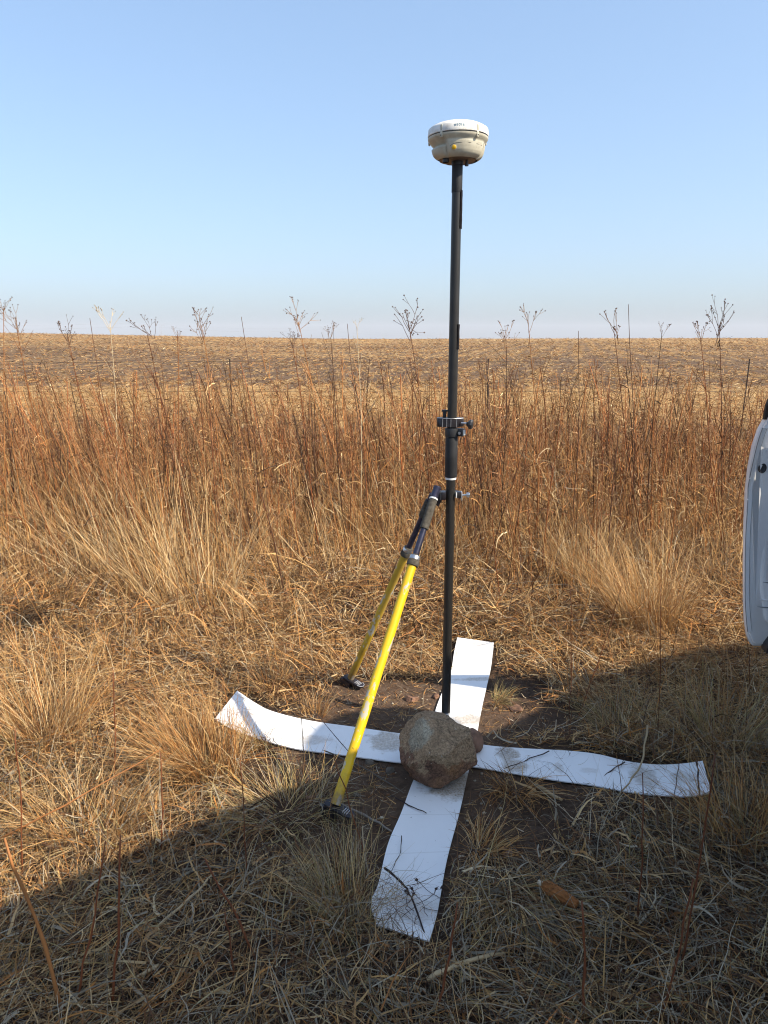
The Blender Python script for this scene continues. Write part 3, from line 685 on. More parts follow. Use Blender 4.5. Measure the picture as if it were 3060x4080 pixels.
quad_plate('windscreen', [(0.12, 3.14, 0.99), (W - 0.12, 3.14, 0.99), (W - 0.36, 2.47, 1.46), (0.36, 2.47, 1.46)], M_TINT)
# raised hatch added out of view, tapered to cast the foreground shadow edge
tg = MB()
def tz(y): return 1.525 - 0.235 * y
for_y = [-0.03, -0.86]
bm = tg.bm
lo = {}
for zz in (0.0, 0.045):
    lo[zz] = [bm.verts.new(p) for p in [(0.897 * tz(-.03) - 0.997, -.03, tz(-.03) + zz - .03), (W - 0.31, -.03, tz(-.03) + zz - .03), (W - 0.40, -1.0, tz(-1.0) + zz - .03), (0.80, -1.0, tz(-1.0) + zz - .03)]]
bm.faces.new(lo[0.0][::-1]); bm.faces.new(lo[0.045])
for i in range(4): bm.faces.new((lo[0.0][i], lo[0.0][(i + 1) % 4], lo[0.045][(i + 1) % 4], lo[0.045][i]))
tgo = tg.bevel_all(0.012, 2).build('shadow_tailgate', M_CARW, car)
for s_ in (0.36, W - 0.36):
    MB().cyl((s_, 0.06, 1.05), (s_ + (0.04 if s_ < 1 else -0.04), -0.35, tz(-0.35) - .035), 0.009, 10).build('gas_strut', M_BLACK, tgo)
for y_ in (0.55, 3.12):
    for x_ in (0.02, W - 0.02):
        s_ = 1 if x_ < 1 else -1
        t_ = MB().lathe([(0.19, 0.0), (0.30, 0.005), (0.315, 0.03), (0.315, 0.15), (0.30, 0.175), (0.19, 0.18)], (x_, y_, 0.315), 32, (s_, 0, 0)).build('wheel', M_TYRE, car)
        MB().lathe([(0.0, 0.03), (0.05, 0.02), (0.08, 0.045), (0.16, 0.03), (0.19, 0.012), (0.195, 0.0), (0.195, 0.1)], (x_, y_, 0.315), 24, (s_, 0, 0)).build('rim', M_STEEL, t_)
for x_ in (0.03, W - 0.15):
    MB().box(Vector((x_ + .06, -0.02, 0.74)), (0.14, 0.06, 0.20), None, 0.02).build('tail_lamp', M_LAMP, car)
    MB().box(Vector((x_ + .08, 3.97, 0.68)), (0.22, 0.09, 0.12), None, 0.03).build('headlight', M_CLEAR, car)
for x_ in (0.45, 1.25):
    st = MB(); st.box(Vector((x_, 1.9, 0.50)), (0.48, 0.5, 0.16), None, 0.04); st.box(Vector((x_, 1.66, 0.88)), (0.46, 0.13, 0.72), Matrix.Rotation(R(14), 3, 'X'), 0.05)
    st.build('front_seat', M_TRIM, car)
st = MB(); st.box(Vector((0.86, 0.95, 0.50)), (1.30, 0.48, 0.16), None, 0.04); st.box(Vector((0.86, 0.68, 0.85)), (1.28, 0.12, 0.62), Matrix.Rotation(R(14), 3, 'X'), 0.05)
st.build('rear_seat', M_TRIM, car)
# open rear door
DH, DF = Vector((2.10, 2.44, 0)), Vector((1.296, 2.489, 0)); DD = (DF - DH).normalized(); DN = Vector((DD.y, -DD.x, 0))
DM = CMI @ Matrix(((DD.x, 0, DN.x, DH.x), (DD.y, 0, DN.y, DH.y), (0, 1, 0, 0), (0, 0, 0, 1)))
DL = (DF - DH).length
DK0, DKK = 0.95, 0.43                     # the door skin leans inwards above this height
def lean_in(z): return max(0.0, z - DK0) * DKK
def on_door(px, py):
    r = Vector(_ray(px, py)); z = 1.0
    for _ in range(12):
        t = (DH.dot(DN) - lean_in(z)) / (r.x * DN.x + r.y * DN.y); z = CAMH + r.z * t
    return ((r.x * t - DH.x) * DD.x + (r.y * t - DH.y) * DD.y, z)
edge = [on_door(*p) for p in [(3058, 1612), (3052, 1650), (3046, 1672), (3022, 1715), (3000, 1780), (2982, 1870), (2972, 1960), (2966, 2100), (2964, 2250), (2964, 2400), (2967, 2480), (2975, 2540), (2986, 2570), (2994, 2579)]]
T0 = edge[6][0]; Z0, Z1 = edge[0][1], edge[-1][1]
skin = edge + [(0.02, Z1), (0.0, Z1 + .05), (0.0, 1.02), (T0 - .17, 1.06), (T0 - .09, 1.10)]
MB_ = MB().prism([(t - 0.010, z) for t, z in skin], 0.028, DM @ Matrix.Translation((0, 0, 0.012))).bevel_all(0.004, 2, 30)
door = MB_.build('rear_door', M_CARW, car); door['label'] = 'open white rear door seen from its inner side'
inn = [(t - 0.012, z + (0.010 if z < 0.5 else 0)) for t, z in edge] + [(0.04, Z1 + .015), (0.03, Z1 + .06), (0.03, 1.00), (T0 - .18, 1.04), (T0 - .10, 1.09)]
MB().prism(inn, 0.016, DM @ Matrix.Translation((0, 0, 0.0))).bevel_all(0.005, 2, 30).build('inner_panel', M_CARW, door)
bow = [(t + T0 - .92, z) for t, z in [(0.845, 1.16), (0.868, 1.10), (0.872, 0.95), (0.858, 0.75), (0.838, 0.58), (0.812, 0.47), (0.77, 0.435), (0.12, 0.43), (0.12, 1.0), (0.74, 1.03)]]
MB().prism(bow, 0.024, DM @ Matrix.Translation((0, 0, -0.020))).bevel_all(0.012, 3, 30).build('pressed_panel', M_CARW, door)
card = [(t + T0 - .92, z) for t, z in [(0.835, 1.06), (0.850, 1.00), (0.848, 0.92), (0.835, 0.80), (0.815, 0.66), (0.79, 0.58), (0.14, 0.50), (0.14, 1.0), (0.74, 1.05)]]
MB().prism(card, 0.03, DM @ Matrix.Translation((0, 0, -0.045))).bevel_all(0.008, 2, 30).build('trim_panel', M_TRIM, door)
MB().prism([on_door(*p) for p in [(3062, 2528), (3040, 2560), (3035, 2588), (3400, 2640), (3400, 2500)]], 0.05, DM @ Matrix.Translation((0, 0, -0.036))).bevel_all(0.006, 2, 30).build('step_guard', M_BLACK, door)
mb = MB(); g0 = DM @ Vector((*on_door(3027, 1861), 0)); 
n_ = (DM.to_3x3() @ Vector((0, 0, -1))).normalized()
mb.lathe([(0.0, 0.003), (0.009, 0.003), (0.012, 0.0042), (0.0135, 0.002), (0.014, -0.004)], (0, 0, 0), 24)
go = mb.build('grommet', M_TRIM, door); go.matrix_local = Matrix.Translation(g0 + n_ * 0.0215) @ n_.to_track_quat('Z', 'Y').to_matrix().to_4x4() @ Matrix.Diagonal((0.95, 1.25, 1, 1))
sealp = [on_door(*p) for p in [(3047, 1704), (3026, 1768), (3000, 1880), (2988, 1990), (2980, 2120), (2977, 2250), (2977, 2380), (2981, 2460), (2987, 2516)]]
sealo = catmull([Vector((t, z, 0)) for t, z in sealp], 5)
mb = MB(); bm = mb.bm; prev = None
for i, p in enumerate(sealo):
    d_ = (sealo[min(i + 1, len(sealo) - 1)] - sealo[max(i - 1, 0)]).normalized(); sd = Vector((-d_.y, d_.x, 0)) * 0.0062
    row = [bm.verts.new(DM @ (p + sd + Vector((0, 0, 0)))), bm.verts.new(DM @ (p + sd + Vector((0, 0, -0.003)))), bm.verts.new(DM @ (p - sd + Vector((0, 0, -0.003)))), bm.verts.new(DM @ (p - sd))]
    if prev:
        for k_ in range(3): bm.faces.new((prev[k_], prev[k_ + 1], row[k_ + 1], row[k_]))
    prev = row
mb.build('seam_tape', M_CARW, door)
for sg in (1, -1):
    pp = []
    for i, p in enumerate(sealo):
        d_ = (sealo[min(i + 1, len(sealo) - 1)] - sealo[max(i - 1, 0)]).normalized(); pp.append(DM @ (p + Vector((-d_.y, d_.x, 0)) * 0.0068 * sg + Vector((0, 0, -0.0008))))
    MB().tube(pp, 0.0016, 5).build('seam_line', M_SEAM, door)
for t, z in (on_door(2988, 1906), on_door(2979, 1990)):
    MB().lathe([(0.0, 0.003), (0.002, 0.0025), (0.0028, 0.0), (0.0028, -0.003)], DM @ Vector((t, z, -0.003)), 10, n_).build('clip', M_CARW, door)
for t0, z_, sm in ((*on_door(3030, 2312), 1), (*on_door(3016, 2381), 0), (*on_door(3008, 2409), 1)):
    MB().tube([DM @ Vector((t0, z_, -0.0195)), DM @ Vector((t0 - .02, z_ - .002, -0.0205)), DM @ Vector((t0 - .10, z_ - .004, -0.0205))], [0.0008, 0.0022, 0.0022], 6).build('pressed_rib', M_SEAM if sm else M_CARW, door)  # grey tubes stand in for the shade in pressed creases of the panel
fr = catmull([Vector((edge[0][0] - .022, edge[0][1] - .05, 0)), Vector((edge[0][0] - .022, edge[0][1] + .03, 0)), Vector((T0 - .09, 1.38, 0)), Vector((T0 - .17, 1.46, 0)), Vector((0.40, 1.50, 0)), Vector((0.02, 1.48, 0))], 5)
MB().tube([DM @ (p + Vector((0, 0, 0.02))) for p in fr], 0.013, 8).build('window_frame', M_TRIM, door)
MB().tube([DM @ Vector((0.45, 0.93, 0.05)), DM @ Vector((0.50, 0.935, 0.075)), DM @ Vector((0.60, 0.935, 0.075)), DM @ Vector((0.65, 0.93, 0.05))], 0.012, 8).build('outer_handle', M_BLACK, door)
n3 = (CMI.to_3x3() @ DN).normalized()
for o_ in [door] + list(door.children):
    if o_.name.startswith('grommet'):
        o_.location = o_.location - n3 * lean_in(o_.location.z); continue
    for v_ in o_.data.vertices: v_.co -= n3 * lean_in(v_.co.z)
# rounded shape added out of view on the roof, only to cast its shadow
M_CASTER = plain('dark_caster_cloth', (0.05, 0.05, 0.045), 0.9, 0, 0.2, 0.4, 60, 0.4)
bg_o = rock('roof_shadow_caster', CM @ Vector((0.52, 0.585, 1.79)), (0.38, 0.19, 0.21), 4.0, [((0, 0, -1), 0.9)], 4, 0.05, M_CASTER, math.atan2(CU.y, CU.x), 0.5)
tag(bg_o, 'unseen lump added on the white car roof to cast the rounded shadow', 'shadow caster'); bg_o.rotation_euler = (0, R(-27), math.atan2(CU.y, CU.x)); del bg_o['_zmin']

# ------------------------------------------------------------------ dry vegetation
C_ = lambda *a: np.array(a, float)
PAL = dict(
    straw=[C_(.45, .275, .115), C_(.54, .355, .17), C_(.37, .205, .080), C_(.29, .175, .080), C_(.48, .29, .11)],
    pale=[C_(.58, .42, .22), C_(.52, .36, .175), C_(.64, .50, .30), C_(.45, .315, .16)],
    orange=[C_(.42, .19, .052), C_(.47, .245, .085), C_(.34, .145, .045), C_(.50, .295, .11)],
    grey=[C_(.28, .235, .17), C_(.36, .30, .215), C_(.20, .165, .115), C_(.42, .355, .25)],
    olive=[C_(.34, .265, .10), C_(.39, .31, .14), C_(.27, .21, .09), C_(.43, .34, .17)],
    brown=[C_(.15, .070, .030), C_(.10, .050, .026), C_(.20, .098, .042), C_(.060, .036, .022)],
    red=[C_(.21, .066, .020), C_(.28, .100, .030), C_(.13, .044, .016), C_(.36, .155, .050), C_(.070, .030, .015)])
def pick(mix, n):
    """mix: {palette: weight}"""
    ks = list(mix); pw = np.array([mix[k] for k in ks], float); pw /= pw.sum()
    which = rng.choice(len(ks), n, p=pw); out = np.zeros((n, 3))
    for i, k in enumerate(ks):
        arr = np.array(PAL[k]); sel = which == i; out[sel] = arr[rng.integers(0, len(arr), sel.sum())]
    return np.clip(out * rng.normal(1, 0.16, (n, 1)), 0.01, 0.85)

def ribbons(base, az, el, L, Wd, bend, twist, roll, col, segs=4, kink=0.0, zmin=0.003, taper=1.0):
    n = len(base); P_ = np.zeros((n, segs + 1, 3)); P_[:, 0] = base
    sd = np.zeros((n, segs + 1, 3)); a = az.copy(); e = el.copy()
    for s in range(segs + 1):
        ca, sa, ce, se = np.cos(a), np.sin(a), np.cos(e), np.sin(e)
        h = np.stack([-sa, ca, np.zeros(n)], -1); u = np.stack([-ca * se, -sa * se, ce], -1)
        sd[:, s] = h * np.cos(roll)[:, None] + u * np.sin(roll)[:, None]
        if s < segs:
            P_[:, s + 1] = P_[:, s] + np.stack([ca * ce, sa * ce, se], -1) * (L / segs)[:, None]
            a = a + twist / segs + (rng.normal(0, kink, n) if kink else 0)
            e = e + bend / segs + (rng.normal(0, kink * .7, n) if kink else 0)
    if zmin is not None:
        gz = ground_z(P_[..., 0], P_[..., 1]); P_[..., 2] = np.maximum(P_[..., 2], gz + zmin)
    t = np.linspace(0, 1, segs + 1)
    wv = (1 - (t ** 1.7) * 0.85 * taper)[None, :, None] * Wd[:, None, None] * 0.5
    V = np.stack([P_ - sd * wv, P_ + sd * wv], 2).reshape(-1, 3)
    k = np.arange(n)[:, None] * (2 * (segs + 1)) + np.arange(segs)[None] * 2
    k = k.ravel(); F = np.stack([k, k + 1, k + 3, k + 2], 1)
    shade = np.ones((n, segs + 1, 1)); 
    Cc = np.repeat((col[:, None, :] * shade)[:, :, None, :], 2, 2).reshape(-1, 3)
    return V, F, Cc
def merge(parts):
    V = []; F = {}; C = []; o = 0
    for v, f, c in parts:
        V.append(v); C.append(c)
        for ff in (f if isinstance(f, list) else [f]): F.setdefault(ff.shape[1], []).append(ff + o)
        o += len(v)
    return np.concatenate(V), [np.concatenate(x) for x in F.values()], np.concatenate(C)
def in_poly(x, y, poly):
    ins = np.zeros(len(x), bool); j = len(poly) - 1
    for i in range(len(poly)):
        xi, yi = poly[i]; xj, yj = poly[j]
        c = ((yi > y) != (yj > y)) & (x < (xj - xi) * (y - yi) / (yj - yi + 1e-12) + xi); ins ^= c; j = i
    return ins
BIG = []
for P2 in STRIP_POLYS:                                   # strips grown a little, kept clear of roots
    h = len(P2) // 2; L2, R2 = P2[:h], P2[h:][::-1]; d = (R2 - L2); d /= np.linalg.norm(d, axis=1)[:, None]
    g2 = 0.016; A, B_ = L2 - d * g2, R2 + d * g2
    A[0] += (A[0] - A[1]) * .2; B_[0] += (B_[0] - B_[1]) * .2
    BIG.append(np.concatenate([A, B_[::-1]]))
def on_strip(x, y):
    return in_poly(x, y, BIG[0]) | in_poly(x, y, BIG[1])
# bare soil: where the grass thins out (measured patches)
BARE = [((-0.14, 2.03), .13, .09), ((-0.16, 2.16), .30, .15), ((0.02, 2.15), .26, .15), ((-0.02, 2.68), .26, .19), ((0.46, 2.60), .19, .12), ((0.44, 2.12), .19, .13), ((0.36, 1.95), .12, .14), ((-.12, 1.92), .20, .12), ((0.52, 2.86), .14, .11), ((-0.24, 2.28), .22, .10), ((.05, 2.85), .20, .08), ((0.30, 1.92), .10, .12), ((0.70, 2.58), .15, .08)]
def bareness(x, y):
    b_ = np.zeros(len(x))
    for (cx, cy), rx, ry in BARE:
        d = np.hypot((x - cx) / (rx * 1.30), (y - cy) / (ry * 1.30)); b_ = np.maximum(b_, np.clip((1.25 - d) / 0.55, 0, 1))
    return b_
def wedge(n, y0, y1, extra=0.7, p=1.0):
    """places spread over the ground in front of the camera"""
    out = np.zeros((0, 2))
    while len(out) < n:
        m = n * 2; y = y0 + (y1 - y0) * rng.random(m) ** p; hw = 0.52 * (y1 * .973 + .33) + extra
        x = rng.uniform(-hw, hw, m); ok = np.abs(x) < 0.52 * (y * .973 + .33) + extra
        out = np.concatenate([out, np.stack([x[ok], y[ok]], 1)])
    return out[:n]
def lownoise(x, y, s, ph=0.0):
    return 0.5 + 0.25 * (np.sin(x * s + 1.7 * np.sin(y * s * .8 + ph)) + np.sin(y * s * 1.2 + 2.1 * np.sin(x * s * .7 + ph * 2) + ph))

def litter(name, n, y0, y1, mix_f, Lr, Wr, label, segs=5, p=1.0, upright=0.12, lay_h=0.05, extra=0.7):
    xy = wedge(int(n * 1.7), y0, y1, extra, p); x, y = xy.T
    keep = (~on_strip(x, y)) & (rng.random(len(x)) > bareness(x, y) * 0.97) & (np.hypot(x - .18, y - 2.25) > .17)
    keep &= rng.random(len(x)) < 0.45 + 0.55 * lownoise(x, y, 5.0, 1.0)
    xy = xy[keep][:n]; x, y = xy.T; m = len(x)
    hh = lay_h * rng.random(m) ** 1.6 * (0.4 + 1.2 * lownoise(x, y, 3.0, 4.0))
    base = np.stack([x, y, ground_z(x, y) + 0.003 + hh], 1)
    flow = 2.0 * np.pi * lownoise(x, y, 1.6, 2.0)
    az = np.where(rng.random(m) < 0.5, flow + rng.normal(0, .7, m), rng.uniform(0, 2 * np.pi, m))
    L = rng.uniform(*Lr, m) * rng.lognormal(0, .35, m); Wd = rng.uniform(*Wr, m)
    el = np.where(rng.random(m) < upright, rng.uniform(.5, 1.35, m), rng.normal(.10, .22, m))
    bend = np.where(el > .5, rng.uniform(-1.9, -.2, m), rng.normal(-.25, .5, m))
    tipx, tipy = x + np.cos(az) * L * .8, y + np.sin(az) * L * .8
    midx, midy = x + np.cos(az) * L * .45, y + np.sin(az) * L * .45
    ok = (~(on_strip(tipx, tipy) | on_strip(midx, midy))) | (rng.random(m) < 0.02)
    ok &= rng.random(m) > .8 * np.maximum(bareness(midx, midy), bareness(tipx, tipy))
    sel = np.where(ok)[0]
    col = mix_f(x, y)
    V, F, C = ribbons(base[sel], az[sel], el[sel], L[sel], Wd[sel], bend[sel], rng.normal(0, .55, len(sel)), rng.normal(0, .6, len(sel)), col[sel], segs, 0.17)
    o = link(name, np_mesh(name, V, [F], C), M_STRAW); return tag(o, label, None, None, 'stuff')
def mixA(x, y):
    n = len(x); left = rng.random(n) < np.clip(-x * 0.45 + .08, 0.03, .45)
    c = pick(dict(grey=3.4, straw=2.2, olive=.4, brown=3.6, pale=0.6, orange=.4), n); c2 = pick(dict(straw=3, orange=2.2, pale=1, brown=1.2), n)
    c[left] = c2[left]; return c * np.where(left, .95, .80)[:, None]  # darker, greyer tones put part of the foreground shade into the colour
def mixB(x, y):
    return pick(dict(straw=3, orange=2.2, pale=1.3, brown=3.2, grey=.6), len(x))
def mixC(x, y):
    return pick(dict(straw=2.4, orange=2.6, brown=3.4, pale=.9, red=1.0), len(x))
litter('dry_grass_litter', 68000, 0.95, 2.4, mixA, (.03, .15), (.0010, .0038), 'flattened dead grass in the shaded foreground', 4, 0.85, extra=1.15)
litter('dry_grass_litter', 62000, 2.3, 3.6, mixB, (.03, .15), (.0012, .0042), 'flattened straw around the far strip', 4, 1.0, 0.14, extra=1.15)
litter('dry_grass_litter', 42000, 3.4, 5.6, mixB, (.08, .28), (.0026, .0065), 'tangled straw below the standing weeds', 4, 1.0, 0.25, 0.10, 1.1)
litter('dry_grass_litter', 36000, 5.2, 9.6, mixC, (.12, .36), (.004, .009), 'dry grass floor among the standing weeds', 4, 1.1, 0.4, 0.16, 1.2)

def flat_leaves(n, y0, y1, mix, label):
    xy = wedge(int(n * 1.6), y0, y1, .7, .9); x, y = xy.T
    k = (~on_strip(x, y)) & (rng.random(len(x)) > bareness(x, y) * .96) & (np.hypot(x - .18, y - 2.25) > .18); x, y = x[k][:n], y[k][:n]; m = len(x)
    az = rng.uniform(0, 6.28, m); L = rng.uniform(.03, .13, m); ok = ~on_strip(x + np.cos(az) * L, y + np.sin(az) * L); x, y, az, L = x[ok], y[ok], az[ok], L[ok]; m = len(x)
    V, F, C = ribbons(np.stack([x, y, ground_z(x, y) + .006 + .035 * rng.random(m)], 1), az, rng.normal(.05, .3, m), L, rng.uniform(.003, .0085, m), rng.normal(-.2, .8, m), rng.normal(0, .8, m), rng.normal(0, .7, m), pick(mix, m), 4, .22, .004, .75)
    o = link('leaf_litter', np_mesh('leaf_litter', V, [F], C), M_STRAW); return tag(o, label, None, None, 'stuff')
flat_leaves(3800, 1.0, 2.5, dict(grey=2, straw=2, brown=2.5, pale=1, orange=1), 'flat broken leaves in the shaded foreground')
flat_leaves(4200, 2.3, 4.2, dict(straw=2.5, orange=2, brown=2, pale=1.5), 'flat broken leaves around the cross')
def standing(name, n, y0, y1, Lr, Wr, mix, label, lean=0.16, p=1.0, dens=None, extra=0.9, segs=4, bendr=(-.7, .1)):
    xy = wedge(int(n * 2.2), y0, y1, extra, p); x, y = xy.T
    k = ~on_strip(x, y)
    if dens is not None: k &= rng.random(len(x)) < dens(x, y)
    xy = xy[k][:n]; x, y = xy.T; m = len(x)
    L = rng.uniform(*Lr, m) * rng.lognormal(0, .22, m)
    az = np.where(rng.random(m) < .45, np.pi + rng.normal(0, .7, m), rng.uniform(0, 2 * np.pi, m))
    el = np.pi / 2 - np.abs(rng.normal(0, lean, m)) - .03
    V, F, C = ribbons(np.stack([x, y, ground_z(x, y)], 1), az, el, L, rng.uniform(*Wr, m), rng.uniform(*bendr, m), rng.normal(0, .4, m), rng.uniform(-1.5, 1.5, m), pick(mix, m), segs, 0.13)
    o = link(name, np_mesh(name, V, [F], C), M_STRAW); return tag(o, label, None, None, 'stuff')
standing('standing_dry_grass', 9000, 3.9, 6.0, (.18, .55), (.002, .0042), dict(straw=3, orange=3, pale=1.5, brown=1.5, red=.6), 'loose standing dry grass below the weeds', .32, 1.0, lambda x, y: .25 + .75 * np.clip((y - 3.7) / 1.3, 0, 1) * lownoise(x, y, 2.2))
standing('standing_dry_grass', 6000, 5.2, 9.4, (.18, .60), (.003, .0070), dict(orange=2.8, straw=2.4, brown=2.6, red=2.4, pale=1.2), 'thick standing dry grass in front of the field', .26, 1.0, lambda x, y: .30 + .70 * lownoise(x, y, 1.3), .9, 5, (-1.1, .1))
standing('standing_dry_grass', 3000, 2.6, 4.3, (.10, .34), (.0016, .003), dict(straw=3, orange=3, pale=1, brown=1.5), 'scattered thin grass stalks round the cross', .35, 1.0, lambda x, y: (1 - bareness(x, y)) * np.clip(np.abs(x - .2) * 1.2 - .1, 0.03, 1))
standing('standing_dry_grass', 1300, 1.1, 2.4, (.08, .28), (.0012, .0024), dict(grey=2, straw=2, olive=1.5, brown=2), 'scattered thin grass stalks in the shaded foreground', .4, 1.0, lambda x, y: (1 - bareness(x, y)) * .8)

# red brown stalks -----------------------------------------------------
def tube_np(pts, rad, ns=4):
    pts = np.asarray(pts); n = len(pts); d = np.gradient(pts, axis=0); d /= np.linalg.norm(d, axis=1)[:, None] + 1e-9
    ref = np.array([0.31, .95, .05]); u = np.cross(d, ref); u /= np.linalg.norm(u, axis=1)[:, None] + 1e-9; w_ = np.cross(d, u)
    a = np.arange(ns) * 2 * np.pi / ns
    V = (pts[:, None] + (u[:, None] * np.cos(a)[None, :, None] + w_[:, None] * np.sin(a)[None, :, None]) * np.asarray(rad)[:, None, None]).reshape(-1, 3)
    i = (np.arange(n - 1)[:, None] * ns + np.arange(ns)[None]); j = (np.arange(n - 1)[:, None] * ns + (np.arange(ns)[None] + 1) % ns)
    return V, np.stack([i.ravel(), j.ravel(), (j + ns).ravel(), (i + ns).ravel()], 1)
def wander(p0, d0, L, n, jit, pull=None):
    p = np.array(p0, float); d = np.array(d0, float); d /= np.linalg.norm(d); out = [p.copy()]
    for _ in range(n):
        d = d + rng.normal(0, jit, 3) + (0 if pull is None else np.array(pull)); d /= np.linalg.norm(d); p = p + d * L / n; out.append(p.copy())
    return np.array(out)
def stalk_geo(h, r0, twigs, shreds, col, tcol, scol):
    """stem with side twigs in its upper part and a few dead leaf shreds"""
    stem = wander((0, 0, -0.02), (rng.normal(0, .05), rng.normal(0, .05), 1), h, 8, .035, (0, 0, .02)); parts = []
    v, f = tube_np(stem, np.linspace(r0, r0 * .38, 9), 4); parts.append((v, f, np.tile(col, (len(v), 1))))
    tw = []
    for _ in range(twigs):
        t = rng.uniform(.35, .97); i = t * 8; k = int(i); p = stem[k] + (stem[min(k + 1, 8)] - stem[k]) * (i - k)
        a = rng.uniform(0, 6.28); g = wander(p, (np.cos(a) * .55, np.sin(a) * .55, 1), h * rng.uniform(.07, .22), 3, .10, (0, 0, .06))
        v, f = tube_np(g, np.linspace(r0 * .42, r0 * .2, 4), 3); tw.append((v, f, np.tile(tcol * rng.uniform(.8, 1.25), (len(v), 1))))
    if shreds:
        ii = rng.uniform(1.0, 7.5, shreds); base = np.array([stem[int(i)] + (stem[int(i) + 1] - stem[int(i)]) * (i - int(i)) for i in ii])
        v, f, c = ribbons(base, rng.uniform(0, 6.28, shreds), rng.uniform(-.9, .9, shreds), rng.uniform(.03, .10, shreds) * h, rng.uniform(.003, .007, shreds), rng.uniform(-2.4, .5, shreds), rng.normal(0, 1.5, shreds), rng.uniform(-1.5, 1.5, shreds), scol * rng.normal(1, .2, (shreds, 1)), 3, .2, None)
        tw.append((v, f, c))
    return parts, tw
protos = []
for i in range(22):
    red = np.array(PAL['red'][i % 5]); br = np.array(PAL['brown'][i % 4]); stw = np.array(PAL['straw'][i % 5]) * .75
    h = rng.uniform(.85, 1.25)
    a, t = stalk_geo(h, rng.uniform(.0034, .0060), int(rng.integers(6, 15)), int(rng.integers(4, 14)) if i % 6 else 46, red * rng.uniform(.9, 1.35), (red + stw) / 2 * 1.2, br * 1.2 if i % 2 == 0 else stw * 1.3)
    protos.append((merge(a), merge(t), h))
proto_me = []
for (va, fa, ca), (vt, ft, ct), h in protos:
    m1 = np_mesh('stem', va, fa, ca); m1.materials.append(M_STEM); m2 = np_mesh('twigs', vt, ft, ct); m2.materials.append(M_STEM); proto_me.append((m1, m2, h))
def stalk_obj(x, y, h, leanx, leany, rz, k, label, group, thick=1.0, name='weed_stalk'):
    m1, m2, ph = proto_me[k]
    o = bpy.data.objects.new(name, m1); COL.objects.link(o)
    s = h / ph; o.location = (x, y, float(ground_z(x, y)))
    q = Vector((0, 0, 1)).rotation_difference(Vector((leanx, leany, 1)).normalized()) @ Quaternion((0, 0, 1), rz)
    o.rotation_mode = 'QUATERNION'; o.rotation_quaternion = q; o.scale = (s * thick, s * thick, s)
    t = bpy.data.objects.new('twigs', m2); COL.objects.link(t); t.parent = o; t['kind'] = 'stuff'
    return tag(o, label, 'dry weed', group)
# nearest stalks one by one, the rest as one mass
ns = 2000
xy = wedge(ns * 2, 3.7, 9.2, .8, 0.95); x, y = xy.T
k = (rng.random(len(x)) < np.clip((y - 3.6) / 1.5, .06, 1) * (.08 + .92 * np.clip(lownoise(x, y, 2.6, .6) * 1.9 - .35, 0, 1))) & ~on_strip(x, y) & ~((np.abs(x - .05) < .55) & (y < 4.6)); xy = xy[k][:ns]
xy = xy[np.argsort(xy[:, 1])]
vis = np.abs(xy[:, 0]) < 0.53 * (xy[:, 1] * .973 + .33)
near = xy[vis][:262]; rest = np.concatenate([xy[vis][262:], xy[~vis]])
def lean_of(x): return -0.10 - 0.10 * np.clip(-x / 2.5, -0.6, 1.2)
for i, (x, y) in enumerate(near):
    h = (rng.uniform(.40, 1.0) if rng.random() < .8 else rng.uniform(.9, 1.3)) * (0.75 + .25 * min(1, (y - 3.2) / 1.6))
    stalk_obj(x, y, h, lean_of(x) + rng.normal(0, .09), rng.normal(0, .09), rng.uniform(0, 6.28), int(rng.integers(0, 22)), 'thin red brown dead weed stalk standing in the dry grass', 'standing dead weed stalks')
parts = []
for x, y in rest:
    (va, fa, ca), (vt, ft, ct), ph = protos[int(rng.integers(0, 22))]; thk = rng.uniform(0.9, 1.5)
    h = rng.uniform(.42, .95) if rng.random() < .82 else rng.uniform(.9, 1.28); s = h / ph; lx, ly = lean_of(x) + rng.normal(0, .10), rng.normal(0, .10)
    a = rng.uniform(0, 6.28); ca_, sa_ = math.cos(a), math.sin(a)
    tone = rng.choice([.35, .6, .9, 1.15, 1.45])
    for v, f, c in ((va, fa, ca), (vt, ft, ct)):
        w_ = np.stack([v[:, 0] * ca_ - v[:, 1] * sa_, v[:, 0] * sa_ + v[:, 1] * ca_, v[:, 2]], 1) * s
        w_[:, :2] *= thk if c is ca else 1.0
        w_[:, 0] += w_[:, 2] * lx + x; w_[:, 1] += w_[:, 2] * ly + y; w_[:, 2] += float(ground_z(x, y))
        parts.append((w_, f, c * tone))
V, F, C = merge(parts)
o = link('weed_thicket', np_mesh('weed_thicket', V, F, np.clip(C, 0, .8)), M_STEM); tag(o, 'mass of red brown dead weed stalks in front of the field', None, None, 'stuff')

# curled dead leaves and chaff caught among the stalks
def chaff(n, y0, y1, mix, label):
    xy = wedge(n * 2, y0, y1, .8, 1.0); x, y = xy.T; k = rng.random(len(x)) < (.15 + .85 * np.clip(lownoise(x, y, 2.6, .6) * 1.9 - .35, 0, 1)); x, y = x[k][:n], y[k][:n]; m = len(x)
    z = ground_z(x, y) + rng.uniform(.08, .75, m) * (.55 + .45 * lownoise(x, y, 1.3, 2.2))
    V, F, C = ribbons(np.stack([x, y, z], 1), rng.uniform(0, 6.28, m), rng.normal(.5, .7, m), rng.uniform(.04, .20, m), rng.uniform(.003, .0075, m), rng.uniform(-2.6, .6, m), rng.normal(0, 1.6, m), rng.uniform(-1.5, 1.5, m), pick(mix, m), 4, .25, .01, .8)
    o = link('weed_chaff', np_mesh('weed_chaff', V, [F], C), M_STRAW); return tag(o, label, None, None, 'stuff')
chaff(9000, 4.2, 9.2, dict(straw=2.4, orange=2.6, brown=4.2, pale=1.2, red=1.8), 'curled dead leaves caught among the weed stalks')
